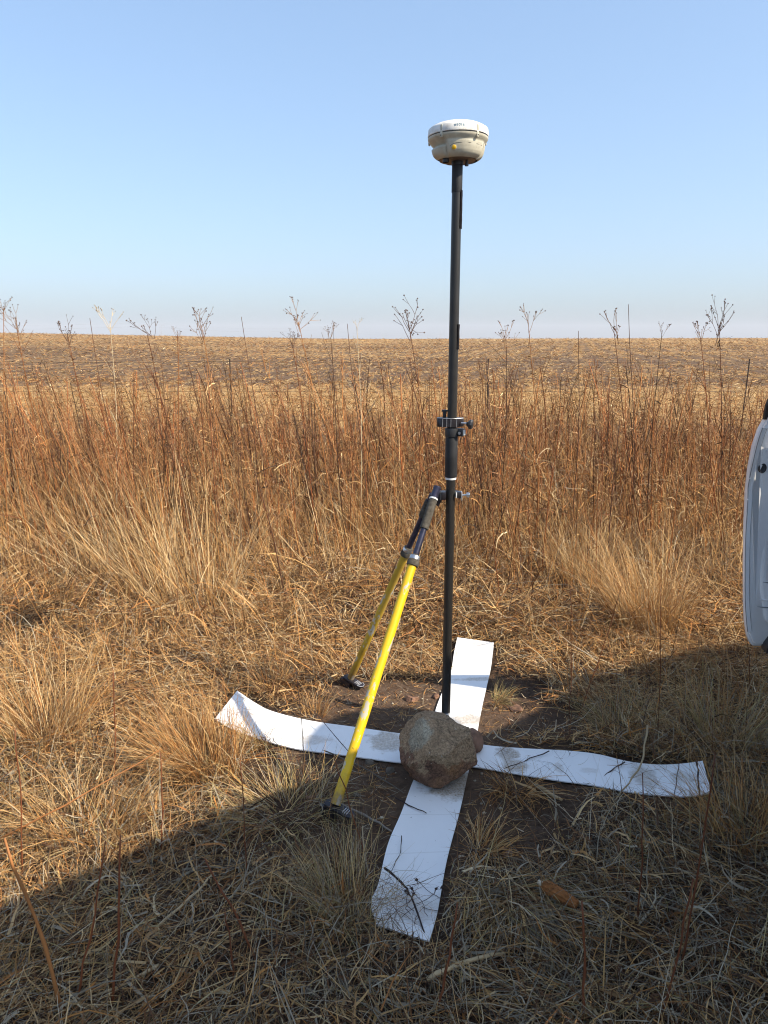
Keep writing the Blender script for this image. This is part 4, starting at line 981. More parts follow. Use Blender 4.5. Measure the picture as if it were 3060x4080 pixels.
# a few dark, shaggy, thick stemmed clumps
for px, py, Y, n_, hh, lab in [(690, 2010, 5.2, 12, 1.18, 'dark shaggy weed clump left of centre in the thicket, thickest one'), (1255, 1950, 5.6, 8, .95, 'dark shaggy weed clump between the left thicket and the pole'), (2480, 1980, 5.4, 9, 1.0, 'dark shaggy weed clump right of the pole in the thicket'), (1930, 2000, 5.0, 6, .9, 'small dark weed clump just right of the pole'), (230, 1900, 5.5, 8, .95, 'dark weed clump near the left edge of the thicket')]:
    B_ = np.array(aty(px, py, Y)); B_[2] = float(ground_z(B_[0], B_[1])); P1, P2 = [], []
    for _ in range(n_):
        va = stalk_geo(hh * rng.uniform(.6, 1.05), rng.uniform(.0045, .008), 5, int(rng.integers(14, 40)), np.array(PAL['brown'][int(rng.integers(0, 4))]) * .9, np.array(PAL['brown'][0]), np.array(PAL['brown'][int(rng.integers(0, 4))]))
        o2 = np.array((rng.normal(0, .06), rng.normal(0, .06), 0)); lx = rng.normal(-.06, .06); ly = rng.normal(0, .06)
        for lst, grp in ((P1, va[0]), (P2, va[1])):
            for v, f, c in grp:
                v = v + o2; v[:, 0] += v[:, 2] * lx; v[:, 1] += v[:, 2] * ly; lst.append((v, f, c))
    V, F, C = merge(P1); o = link('weed_clump', np_mesh('weed_clump', V, F, C), M_STEM); o.location = B_; tag(o, lab, 'dry weed', 'dark shaggy weed clumps')
    V, F, C = merge(P2); link('twigs', np_mesh('clump_twigs', V, F, C), M_STEM, o)['kind'] = 'stuff'

# tall weeds with seed heads against the sky ---------------------------
ICO = None
def bead(p, r):
    v = np.array([[1, 0, 0], [-1, 0, 0], [0, 1, 0], [0, -1, 0], [0, 0, 1], [0, 0, -1]], float) * r
    q, _ = np.linalg.qr(rng.normal(size=(3, 3))); f = np.array([[0, 2, 4], [2, 1, 4], [1, 3, 4], [3, 0, 4], [2, 0, 5], [1, 2, 5], [3, 1, 5], [0, 3, 5]])
    return v @ q + p, f
def seed_head(p, d, size, n, col, bcol, spread=.75, sub=2):
    parts = []
    def branch(p, d, L, r, lev):
        g = wander(p, d, L, 3, .07, (0, 0, .07)); v, f = tube_np(g, np.linspace(r, r * .7, 4), 3); parts.append((v, f, np.tile(col, (len(v), 1))))
        e = g[-1]; dd_ = g[-1] - g[-2]; dd_ /= np.linalg.norm(dd_)
        if lev == 0:
            v, f = bead(e, size * rng.uniform(.017, .028)); parts.append((v, f, np.tile(bcol * rng.uniform(.7, 1.3), (len(v), 1)))); return
        for _ in range(int(rng.integers(2, 2 + sub))):
            branch(e, dd_ + rng.normal(0, .38, 3), L * rng.uniform(.45, .8), r * .75, lev - 1)
        if rng.random() < .4: branch(g[1], dd_ + rng.normal(0, .6, 3), L * .5, r * .6, 0)
    for i in range(n):
        a = 6.28 * i / n + rng.uniform(-.4, .4)
        off = p - d * size * rng.uniform(0, .45)
        branch(off, d + np.array([np.cos(a), np.sin(a), 0]) * spread * rng.uniform(.4, 1.2), size * rng.uniform(.28, .5), size * .009, 1 if rng.random() < .7 else 2)
    return merge(parts)
DK, MD, PL = np.array((.10, .055, .033)), np.array((.24, .135, .065)), np.array((.46, .36, .22))
TW = [  # top in the photograph, distance, drift of the base (photo px), head size, branches, colour, label
    (14, 1165, 4.6, 60, .16, 6, MD, 'tall dead weed cut by the left edge of the photo, seed head against the sky'),
    (70, 1228, 4.8, 150, .20, 7, MD, 'second dead weed from the left edge with a wide forked seed head'),
    (268, 1262, 4.9, 140, .20, 8, DK, 'dead weed with a dense dark seed head just at the skyline, far left'),
    (445, 1228, 5.4, 60, .22, 4, PL, 'pale bleached weed with thin branches left of the distant pylons'),
    (580, 1240, 4.7, 210, .22, 5, DK, 'dead weed bent over to the left in front of the distant pylons'),
    (700, 1278, 5.0, 40, .15, 5, MD, 'short forked weed head between the pylons and the big left seed head'),
    (795, 1190, 4.5, 150, .26, 8, MD, 'tallest weed in the left half, large round seed head above the skyline'),
    (1185, 1205, 4.6, 190, .20, 8, MD, 'tall weed left of the pole with a drooping crown of seeds'),
    (1160, 1298, 4.7, 130, .17, 7, DK, 'lower dark seed head beside the drooping weed left of the pole'),
    (1310, 1288, 4.9, 80, .15, 6, MD, 'weed with a small twin seed head in front of a distant pylon'),
    (1425, 1258, 5.3, 20, .13, 3, PL, 'thin pale weed with bare twigs between the seed heads and the pole'),
    (1632, 1200, 4.5, 120, .24, 9, DK, 'dark shaggy seed head closest to the left of the pole'),
    (2015, 1268, 4.8, -20, .20, 8, MD, 'weed with fine seed balls just right of the pole'),
    (2110, 1170, 4.8, 40, .26, 4, MD, 'tall open forked weed right of the pole, highest twigs there'),
    (2440, 1200, 4.7, 110, .26, 6, MD, 'wide fan shaped weed head in the middle of the right half'),
    (2640, 1262, 4.8, -90, .14, 3, MD, 'three pronged weed leaning right between two seed heads'),
    (2780, 1268, 4.7, 70, .18, 6, MD, 'lower left seed head of the pair near the right edge'),
    (2862, 1195, 4.6, 10, .25, 9, DK, 'big round seed head near the right edge, taller of the pair')]
for px, py, Y, drift, hs, nb, col, lab in TW:
    top = np.array(aty(px, py + hs / Y * FPX * .62, Y)); bx = float(aty(px + drift, 2300, Y).x); B_ = np.array((bx, Y + rng.uniform(-.15, .15), 0.0)); B_[2] = float(ground_z(B_[0], B_[1])) - .02
    t = np.linspace(0, 1, 10)[:, None]; st_ = B_ + (top - B_) * t + np.stack([np.sin(t[:, 0] * 5 + px) * .012, np.sin(t[:, 0] * 7 + py) * .012, 0 * t[:, 0]], 1)
    v, f = tube_np(st_ - B_, np.linspace(.0044, .0018, 10), 5)
    sc_ = col * 1.15 if col is PL else np.array(PAL['red'][int(rng.integers(0, 5))]) * .9
    o = link('tall_weed', np_mesh('tall_weed', v, [f], np.tile(sc_, (len(v), 1))), M_STEM, None, True); o.location = B_
    dirn = (st_[-1] - st_[-2]); dirn /= np.linalg.norm(dirn)
    if px == 580: dirn = np.array((-.75, 0, .45))
    V, F, C = seed_head(st_[-1] - B_, dirn + rng.normal(0, .16, 3), hs * rng.uniform(.75, 1.0), nb, col * rng.uniform(1.1, 1.9), (DK if col is not PL else PL * .7))
    link('seed_head', np_mesh('seed_head', V, F, C), M_STEM, o)
    side = []
    for _ in range(int(rng.integers(4, 9))):
        k_ = int(rng.integers(4, 9)); a = rng.uniform(0, 6.28); g = wander(st_[k_] - B_, (np.cos(a) * .5, np.sin(a) * .5, 1), rng.uniform(.08, .25), 3, .1)
        v, f = tube_np(g, np.linspace(.0016, .0009, 4), 3); side.append((v, f, np.tile(sc_, (len(v), 1))))
    nsr = 26 if col is DK else 8
    ii = rng.uniform(2, 8.6, nsr); bs_ = np.array([st_[int(i)] + (st_[int(i) + 1] - st_[int(i)]) * (i - int(i)) for i in ii]) - B_
    v, f, c = ribbons(bs_, rng.uniform(0, 6.28, nsr), rng.uniform(-1.3, .3, nsr), rng.uniform(.03, .10, nsr), rng.uniform(.003, .008, nsr), rng.uniform(-1.5, .5, nsr), rng.normal(0, 2, nsr), rng.uniform(-1.5, 1.5, nsr), np.tile(PAL['brown'][int(rng.integers(0, 4))], (nsr, 1)) * rng.normal(1, .2, (nsr, 1)), 3, .2, None)
    side.append((v, f, c)); V, F, C = merge(side); link('side_twigs', np_mesh('side_twigs', V, F, C), M_STEM, o)['kind'] = 'stuff'
# bare sticks rising over the skyline
for px, py, Y, drift, lab in [(358, 1268, 4.9, 180, 'bare dark stick leaning left, far left at the skyline'), (966, 1262, 5.0, 130, 'bare thin stick rising over the skyline between two seed heads'), (1388, 1290, 5.1, 90, 'short bare stick just above the skyline left of the pole'),
                              (2310, 1318, 4.6, -30, 'straight bare stick just topping the skyline right of the pole'), (2512, 1212, 4.8, 10, 'tall bare stick with a forked tip right of the fan shaped head'), (1946, 1440, 4.6, -60, 'dark crooked stick just right of the pole')]:
    top = np.array(aty(px, py, Y)); B_ = np.array((float(aty(px + drift, 2300, Y).x), Y, 0.0)); B_[2] = float(ground_z(B_[0], B_[1])) - .02
    t = np.linspace(0, 1, 8)[:, None]; st_ = (top - B_) * t + np.stack([np.sin(t[:, 0] * 6 + px) * .010, np.sin(t[:, 0] * 8) * .01, 0 * t[:, 0]], 1)
    v, f = tube_np(st_, np.linspace(.0042, .0018, 8), 5); o = link('dry_stick', np_mesh('dry_stick', v, [f], np.tile(np.array((.11, .05, .028)), (len(v), 1))), M_STEM, None, True)
    o.location = B_; tag(o, lab, 'dry weed', 'bare sticks among the weeds')
for o in [o for o in COL.objects if o.name.split('.')[0] == 'tall_weed']:
    i = int(o.name.split('.')[1]) if '.' in o.name else 0; tag(o, TW[i][7], 'dry weed', 'tall weeds against the sky')

# tussocks --------------------------------------------------------------
def tussock(px, py, n, rad, Lr, mix, label, lean=(0, 0), el=(.75, 1.5), bend=(-1.3, -.2), Wr=(.0012, .0026), segs=5, clear=0.93):
    c = gnd(px, py); a0 = rng.uniform(0, 6.28, n); r = rad * np.sqrt(rng.random(n))
    x, y = c.x + np.cos(a0) * r, c.y + np.sin(a0) * r * .8
    az = a0 + rng.normal(0, .6, n); vx, vy = np.cos(az) * .6 + lean[0] * 1.5, np.sin(az) * .6 + lean[1] * 1.5; az = np.arctan2(vy, vx)
    L = rng.uniform(*Lr, n); e = rng.uniform(*el, n); b_ = rng.uniform(*bend, n)
    tx, ty = x + np.cos(az) * L * np.cos(e + b_ * .5), y + np.sin(az) * L * np.cos(e + b_ * .5)
    mxx, myy = x + np.cos(az) * L * np.cos(e + b_ * .3) * .5, y + np.sin(az) * L * np.cos(e + b_ * .3) * .5
    ok = (~on_strip(x, y)) & ((~(on_strip(tx, ty) | on_strip(mxx, myy))) | (rng.random(n) > clear)); x, y, az, L, e, b_ = x[ok], y[ok], az[ok], L[ok], e[ok], b_[ok]; n = len(x)
    z = ground_z(x, y); base = np.stack([x, y, z], 1)
    V, F, C = ribbons(base, az, e, L, rng.uniform(*Wr, n), b_, rng.normal(0, .5, n), rng.uniform(-1.2, 1.2, n), pick(mix, n), segs, .07)
    org = np.array((c.x, c.y, float(ground_z(c.x, c.y)))); o = link('grass_tussock', np_mesh('grass_tussock', V - org, [F], C), M_STRAW); o.location = org
    return tag(o, label, 'grass tussock', 'dry grass tussocks')
OR, OL = dict(orange=4, straw=2, pale=.8, brown=1.2), dict(olive=3, grey=1.5, straw=1.8, pale=.5, brown=1.6)
tussock(815, 3085, 900, .13, (.16, .38), OR, 'big orange tussock leaning left just below the left tip of the strip', (-.35, .1))
tussock(1035, 2975, 260, .05, (.07, .17), dict(olive=2, orange=2, pale=1), 'small fine tussock growing over the lower edge of the left strip', (0, .15), clear=.35, Wr=(.0008, .0016))
tussock(190, 2960, 520, .13, (.2, .45), dict(orange=3, straw=3, pale=1.5), 'tall straw coloured tussock at the left edge beside the strip tip', (-.1, .1))
tussock(1420, 3640, 800, .10, (.12, .27), OL, 'olive tussock against the near left edge of the lower white strip', (.15, .15), clear=.82, Wr=(.0009, .0018))
tussock(1130, 3230, 520, .16, (.10, .25), OL, 'flattened olive tussock in shade left of the front tripod foot', (-.2, .05), (.2, 1.1))
tussock(2490, 2915, 620, .11, (.10, .26), OL, 'fine olive tussock just behind the right strip', (0, 0), (.4, 1.4), clear=.9, Wr=(.0009, .0018))
tussock(2580, 2520, 850, .17, (.25, .62), dict(straw=3, orange=3, pale=2), 'large tan tussock standing between the pole and the car', (-.22, .1), (.9, 1.5), (-.9, -.1))
tussock(760, 2420, 300, .30, (.30, 1.0), dict(pale=3, straw=3, orange=1, brown=.6), 'tall pale clump leaning left at mid left', (-.3, .1), (.85, 1.5), (-.7, .1), (.0022, .0042))
tussock(540, 2330, 240, .36, (.30, .9), dict(pale=3, straw=3, orange=1), 'second pale clump behind the tall one at mid left', (-.35, .05), (.8, 1.5), (-.7, .1), (.0022, .0042))
tussock(1975, 2795, 260, .05, (.05, .12), dict(olive=4, orange=1), 'small greenish tuft touching the right edge of the upper strip', (.1, 0), (.3, 1.3), Wr=(.0008, .0015))
tussock(2960, 3330, 420, .13, (.14, .34), dict(orange=3, straw=2, olive=1), 'orange tussock at the right edge in the shade', (-.1, .1))
tussock(1250, 2850, 200, .05, (.06, .14), OR, 'small orange tuft above the middle of the left strip', (0, .1), Wr=(.0009, .0018))
tussock(1085, 2745, 200, .06, (.07, .2), OR, 'thin orange tuft left of the rear tripod foot', (0, .1))
tussock(2060, 3600, 420, .10, (.10, .26), dict(straw=3, grey=2, olive=1), 'flattened straw tuft around the maize cob', (.05, -.4), (.1, .7), (-.8, 0), (.0015, .003))
tussock(2060, 3150, 260, .07, (.07, .18), dict(orange=3, brown=2, straw=1), 'reddish brown tuft below the stained part of the right strip', (.1, -.1), (.2, 1.2), Wr=(.0015, .003))
tussock(1930, 3390, 240, .06, (.06, .16), dict(orange=3, brown=1.5, straw=2), 'curly reddish tuft right of the lower white strip', (.2, 0), (.1, 1.0), Wr=(.0015, .003))
tussock(2870, 2960, 360, .14, (.15, .4), dict(olive=2, straw=2, grey=1), 'loose pale tussock below the car door', (.1, .1))
tussock(1090, 2450, 360, .16, (.15, .35), dict(straw=3, pale=2, orange=1), 'low straw mound in the sun left of the rear yellow leg', (-.1, 0), (.1, 1.1))
tussock(330, 3330, 420, .15, (.14, .36), dict(straw=3, pale=1.5, orange=1.5), 'pale straw tuft in the sun at the lower left', (.1, -.1), (.5, 1.4))
tussock(2330, 2330, 320, .14, (.25, .5), dict(pale=3, straw=2), 'pale upright tuft behind the large tan tussock', (-.1, .1), (.9, 1.5), (-.7, -.1), (.0018, .0034))

# foreground stems and fallen stalks, one by one ------------------------
def stem_obj(name, pts, r0, r1, col, label, cat, group=None, ns=6, kinks=True):
    pts = np.array([tuple(p) for p in pts]); org = pts[0].copy()
    t = np.linspace(0, len(pts) - 1, max(8, 4 * (len(pts) - 1))); q = np.stack([np.interp(t, np.arange(len(pts)), pts[:, i]) for i in range(3)], 1)
    q[1:-1] += rng.normal(0, .0015, (len(q) - 2, 3)) if kinks else 0
    rr = np.linspace(r0, r1, len(q)) * (1 + .15 * np.sin(t * 9)); v, f = tube_np(q - org, rr, ns)
    f = [f, np.arange(ns)[None, ::-1], (len(q) * ns - ns + np.arange(ns))[None]]
    c = np.tile(col, (len(v), 1)) * np.repeat(rng.normal(1, .08, (len(q), 1)), ns, 0)
    o = link(name, np_mesh(name, v, f, np.clip(c, .005, .8)), M_STEM, None, True); o.location = org
    return tag(o, label, cat, group)
def upright(px0, py0, px1, py1, back=.04):
    b_ = gnd(px0, py0, .0); t_ = aty(px1, py1, b_.y + back); return [b_, b_.lerp(t_, .5) + Vector((.006, 0, 0)), t_]
RD, RD2, DKS = np.array((.17, .055, .022)), np.array((.30, .125, .04)), np.array((.035, .022, .020))
for a, r_, col, lab in [
        ((445, 4040, 480, 3330), .0036, RD, 'dark red stem standing in the shaded lower left, straight and thick'),
        ((300, 4020, 420, 3350), .0030, RD, 'thin dark red stem leaning right in the lower left corner'),
        ((270, 4078, 18, 3340), .0050, RD2, 'thick orange red stem leaning left at the lower left corner'),
        ((1040, 3860, 815, 3420), .0034, RD * .8, 'dark stem leaning left in the shade below the olive tussock'),
        ((930, 3960, 895, 3620), .0026, RD * .7, 'short dark upright stem in the shaded lower left grass'),
        ((2318, 4076, 2318, 3590), .0036, RD * .8, 'dark red stem with a pale broken tip right of the maize cob'),
        ((1728, 4070, 1822, 3600), .0034, RD * .8, 'dark red stem rising from the bottom edge right of the lower strip'),
        ((2628, 4076, 2762, 3500), .0028, RD * .7, 'thin dark stem leaning right in the lower right shade'),
        ((2700, 3900, 2850, 3000), .0026, RD * .6, 'long thin dark stem near the right edge below the car door'),
        ((2540, 3700, 2560, 3080), .0022, RD * .7, 'thin reddish stem standing in front of the right end of the cross'),
        ((980, 3560, 955, 3020), .0022, RD * .6, 'thin dark stem between the orange tussock and the front tripod foot'),
        ((640, 3420, 640, 3000), .0024, RD, 'thin red stem in front of the big orange tussock'),
        ((1470, 3480, 1330, 3010), .0024, RD * .8, 'thin crooked stem crossing the front tripod foot'),
        ((2270, 2890, 2270, 2330), .0016, RD * .6, 'straight black stem right of the upper strip'),
        ((2300, 2870, 2480, 2330), .0020, RD, 'thin stem leaning right behind the right strip'),
        ((2620, 2960, 2630, 2330), .0016, RD * .6, 'black stem standing beside the large tan tussock'),
        ((1215, 3140, 1180, 2660), .0016, DKS, 'hair thin dark stem in front of the left strip'),
        ((455, 3130, 450, 2660), .0028, RD, 'dark red stem standing left of the big orange tussock'),
        ((90, 3500, 60, 2900), .0024, RD, 'thin red stem near the left edge in the sun'),
        ((2990, 2820, 2960, 2330), .0016, RD * .6, 'dark thin stem in front of the car door edge')]:
    stem_obj('weed_stalk', upright(*a), r_, r_ * .55, col, lab, 'dry weed', 'single stems in the foreground')
def lying(pts, h): return [gnd(px, py, hh) for (px, py), hh in zip(pts, h)]
PT, GT = np.array((.46, .34, .19)), np.array((.22, .19, .155))
for pts, h, r_, col, lab in [
        ([(1531, 3458), (1613, 3526), (1640, 3582), (1705, 3755)], (.05, .03, .022, .012), .0034, DKS, 'bent black stalk lying across the near end of the lower strip'),
        ([(2580, 2890), (2560, 3041), (2500, 3130), (2384, 3268)], (.10, .04, .02, .01), .0036, PT * .8, 'pale straw stalk crossing the right strip diagonally'),
        ([(2188, 2992), (2100, 3028), (2010, 3062)], (.025, .014, .012), .0022, DKS, 'black twig lying on the left half of the right strip'),
        ([(2490, 3036), (2430, 3076), (2365, 3118)], (.02, .014, .010), .0022, DKS, 'black twig on the middle of the right strip'),
        ([(2775, 3030), (2782, 3100), (2789, 3172)], (.05, .045, .035), .0034, DKS, 'thick black twig across the far right tip of the strip'),
        ([(2705, 3042), (2696, 3110), (2684, 3190)], (.03, .022, .012), .0016, DKS, 'thin black twig beside the thick one on the right strip tip'),
        ([(1358, 3203), (1470, 3258), (1560, 3312)], (.02, .014, .006), .0045, GT, 'grey stick on bare soil right of the front tripod foot'),
        ([(2313, 2684), (2285, 2716), (2246, 2764)], (.03, .02, .01), .0075, PT * 1.2, 'pale split maize stalk lying in shade right of the upper strip'),
        ([(2133, 3127), (2185, 3158), (2240, 3188)], (.02, .018, .01), .0080, PT * .9, 'tan maize husk piece below the right strip'),
        ([(10, 3335), (300, 3190), (640, 2985)], (.12, .17, .22), .0032, RD2 * .9, 'long thin orange stalk lying over the grass at left'),
        ([(1560, 3170), (1640, 3215), (1700, 3240)], (.012, .012, .012), .0022, DKS, 'dark twig on bare soil below the boulder'),
        ([(1290, 2990), (1450, 3060), (1610, 3160)], (.03, .01, .008), .0024, GT * .6, 'dark straight twig running under the boulder from the left'),
        ([(1700, 3905), (1850, 3830), (2010, 3800)], (.03, .04, .03), .0065, PT, 'pale flat maize leaf at the bottom right of the lower strip'),
        ([(620, 3700), (780, 3560), (850, 3480)], (.04, .05, .06), .0040, PT * .9, 'pale stiff stalk in the shaded lower left'),
        ([(640, 3840), (480, 3930), (260, 4010)], (.04, .03, .03), .0040, PT * .9, 'long pale stalk lying near the bottom left corner'),
        ([(1745, 2720), (1815, 2640), (1822, 2560)], (.03, .05, .04), .0014, PT, 'thin curved straw over the left edge of the upper strip'),
        ([(1600, 3330), (1595, 3400), (1560, 3470)], (.02, .012, .012), .0014, DKS, 'thin dark stalk on the left edge of the lower strip'),
        ([(1385, 2990), (1250, 2830), (1150, 2770)], (.02, .06, .08), .0014, DKS, 'thin dark stalk slanting over the middle of the left strip')]:
    stem_obj('fallen_stalk', lying(pts, h), r_, r_ * .6, col, lab, 'stalk', 'fallen stalks')
# fine curled grass lying over the strip ends
def wisps(name, px, py, n, rx, ry, mix, label, z=.012, Lr=(.05, .16)):
    c = gnd(px, py); x = c.x + rng.normal(0, rx, n); y = c.y + rng.normal(0, ry, n)
    V, F, Cc = ribbons(np.stack([x, y, np.full(n, z) + rng.random(n) * .02], 1), rng.uniform(0, 6.28, n), rng.normal(.15, .25, n), rng.uniform(*Lr, n), rng.uniform(.0007, .0016, n), rng.normal(-.3, .5, n), rng.normal(0, 1.6, n), rng.normal(0, .8, n), pick(mix, n), 7, .12, .0095)
    return tag(link(name, np_mesh(name, V, [F], Cc), M_STRAW), label, None, None, 'stuff')
wisps('grass_wisps', 1560, 3620, 130, .035, .05, dict(grey=2, brown=2, straw=1), 'fine curled grass over the near end of the lower strip')
wisps('grass_wisps', 2660, 3110, 46, .09, .05, dict(grey=2, brown=3, straw=2), 'fine curled grass over the right end of the strip', .014)
wisps('grass_wisps', 950, 2860, 40, .05, .05, dict(straw=2, brown=3), 'fine grass over the left tip of the strip', .03)
wisps('grass_wisps', 2160, 3060, 26, .09, .03, dict(grey=2, brown=3, straw=1), 'fine grass over the right strip', .012)
# small seed balls on the near strip end
for px, py, hz, lab in [(1660, 3505, .03, 'topmost dark seed ball over the near end of the lower strip'), (1641, 3540, .022, 'middle dark seed ball just above the bent black stalk'), (1647, 3563, .018, 'dark seed ball right beside the bent black stalk'), (1738, 3541, .028, 'dark seed ball near the right edge of the lower strip'), (1761, 3535, .03, 'dark seed ball hanging past the right edge of the lower strip'), (1616, 3550, .014, 'flat brown seed ball left of the bent black stalk')]:
    p = np.array(gnd(px, py, hz)); parts = []
    v, f = bead(p, .0052); parts.append((v, f, np.tile(DKS * 1.6, (len(v), 1))))
    g = wander(p, (rng.normal(0, .5), -1, -.15), .10, 6, .25); g[:, 2] = np.maximum(g[:, 2], .0095)
    v, f = tube_np(g, np.linspace(.0011, .0008, 7), 4); parts.append((v, f, np.tile(DKS * 2, (len(v), 1))))
    for _ in range(5):
        g = wander(p, rng.normal(0, 1, 3), .009, 2, .1); v, f = tube_np(g, [.0012, .001, .0004], 3); parts.append((v, f, np.tile(DKS * 1.5, (len(v), 1))))
    V, F, C = merge(parts); o = link('seed_ball', np_mesh('seed_ball', V - p, F, C), M_STEM); o.location = p
    tag(o, lab, 'seed head', 'seed balls on the lower strip')

# maize cob ----------------------------------------------------------------
A_, B_ = gnd(2160, 3522, .050), gnd(2300, 3606, .042)
M_COB = plain('rust_brown_cob', (0.30, 0.115, 0.036), 0.85, 0, 0.2, 0.4, 80)
cob = MB(); Lc = (B_ - A_).length; bm = cob.bm
prof = []
for i in range(41):
    t = i / 40; prof.append((max(.001, .0165 * math.sin(min(1, t * 5 + .25) * math.pi / 2) * (1 - .35 * t ** 3) * (1 if i % 2 else .88)), t * Lc))
cob.lathe([(0, 0)] + prof + [(0, Lc)], (0, 0, 0), 22)
for v_ in bm.verts:
    a = math.atan2(v_.co.y, v_.co.x); s_ = 1 + .10 * math.cos(a * 11); v_.co.x *= s_; v_.co.y *= s_
co = cob.build('maize_cob', M_COB, None, True, 70); co.location = A_; co.rotation_mode = 'QUATERNION'; co.rotation_quaternion = Vector((0, 0, 1)).rotation_difference((B_ - A_).normalized())
tag(co, 'empty reddish brown maize cob lying in the shaded grass at lower right', 'maize cob')
MB().tube([(0, 0, -.012), (.001, 0, 0), (0, 0, .01)], [.006, .0075, .006], 10).build('cob_stub', plain('pale_cob_core', (.5, .42, .3), .9), co)

# gravel on the bare soil ----------------------------------------------------
ng = 900; gx = rng.normal(0.05, .40, ng); gy = rng.normal(2.35, .36, ng); kk = (bareness(gx, gy) > .25) & ~on_strip(gx, gy); gx, gy = gx[kk], gy[kk]; parts = []
for x, y in zip(gx, gy):
    r_ = .0018 + .006 * rng.random() ** 3; v, f = bead(np.zeros(3), r_); v = v * np.array((1.2, 1, .7)) + np.array((x, y, float(ground_z(x, y)) + r_ * .3))
    parts.append((v, f, np.tile(pick(dict(brown=2, grey=1.6, red=.7), 1)[0], (len(v), 1))))
V, F, C = merge(parts); o = link('gravel', np_mesh('gravel', V, F, C), M_STEM); tag(o, 'fine gravel on the bare soil', None, None, 'stuff')
# clods on bare soil
nc = 6500; gx = rng.normal(0.05, .42, nc); gy = rng.normal(2.38, .38, nc); kk = (bareness(gx, gy) > .08) & ~on_strip(gx, gy) & (np.hypot(gx - .18, gy - 2.23) > .15); gx, gy = gx[kk], gy[kk]; n = len(gx)
V, F, C = ribbons(np.stack([gx, gy, ground_z(gx, gy) + .003], 1), rng.uniform(0, 6.28, n), rng.normal(.1, .25, n), rng.uniform(.008, .075, n), rng.uniform(.0009, .003, n), rng.normal(0, .6, n), rng.normal(0, .8, n), rng.normal(0, .6, n), pick(dict(brown=3, straw=1.6, grey=1, orange=1), n), 3, .1)
o = link('straw_crumbs', np_mesh('straw_crumbs', V, [F], C), M_STRAW); tag(o, 'short straw crumbs on the bare soil', None, None, 'stuff')

# crop residue over the field ---------------------------------------------------
def residue(n, y0, y1, Lr, hr, label, dens):
    u = rng.random(n * 3); y = 1 / (1 / y0 + (1 / y1 - 1 / y0) * u); hw = .53 * y + 2; x = rng.uniform(-1, 1, n * 3) * hw
    k_ = rng.random(n * 3) < dens(x, y); x, y = x[k_][:n], y[k_][:n]; m = len(x)
    sc_ = (y / 14) ** .62
    az = np.where(rng.random(m) < .6, rng.normal(0, .5, m) + np.pi * (rng.random(m) < .5), rng.uniform(0, 6.28, m))
    V, F, C = ribbons(np.stack([x, y, ground_z(x, y) + rng.random(m) * .03], 1), az, rng.uniform(-.1, .7, m), rng.uniform(*Lr, m) * sc_, rng.uniform(*hr, m) * sc_, rng.normal(-.9, .8, m), rng.normal(0, .8, m), rng.uniform(-.5, 1.4, m), pick(dict(straw=3.0, pale=.8, orange=2.2, brown=1.8), m) * .92, 2, .2, .004)
    o = link('crop_residue', np_mesh('crop_residue', V, [F], C), M_STRAW); return tag(o, label, None, None, 'stuff')
def rowd(x, y):
    c, s = math.cos(R(14)), math.sin(R(14)); xr = x * c - y * s
    return .68 + .32 * np.sin(xr * 2 * np.pi / 1.5)
residue(36000, 9.5, 24, (.05, .16), (.007, .018), 'pale maize leaves along the near edge of the field', lambda x, y: np.clip(1 - np.abs(y - 17) * .07, .12, 1))
residue(60000, 22, 150, (.05, .17), (.008, .020), 'maize leaves scattered over the ploughed field', lambda x, y: (.30 + .6 * np.clip((y - 38) / 40, 0, 1)) * (.55 + .45 * lownoise(x * .12, y * .12, 2.0, 1.0)) * rowd(x, y))

# ------------------------------------------------------------------ wire fence
FY = 9.0
M_WIRE = plain('weathered_steel', (0.085, 0.06, 0.045), 0.55, 0.6)
f0 = aty(1946, 1440, FY)
fence = empty('wire_fence', (f0.x, FY, 0)); tag(fence, 'thin wire fence with slim steel droppers between the weeds and the field', 'fence')
zt = 1.17
for k_ in range(-3, 4):
    MB().tube([(k_ * 3.1, 0, -.2), (k_ * 3.1 + .01, .01, .6), (k_ * 3.1 + (.015 if k_ else 0), 0, zt + .03)], .008 if k_ else .010, 8).build('fence_post', M_WIRE, fence)
for z_ in (zt, .82, .48):
    pts = []
    for i in range(-48, 49):
        xx = i * .21; sag = .012 * math.sin((xx / 3.1 % 1) * math.pi); pts.append((xx, -.014, z_ - sag))
    MB().tube(pts, .0022, 5).build('fence_wire', M_WIRE, fence)

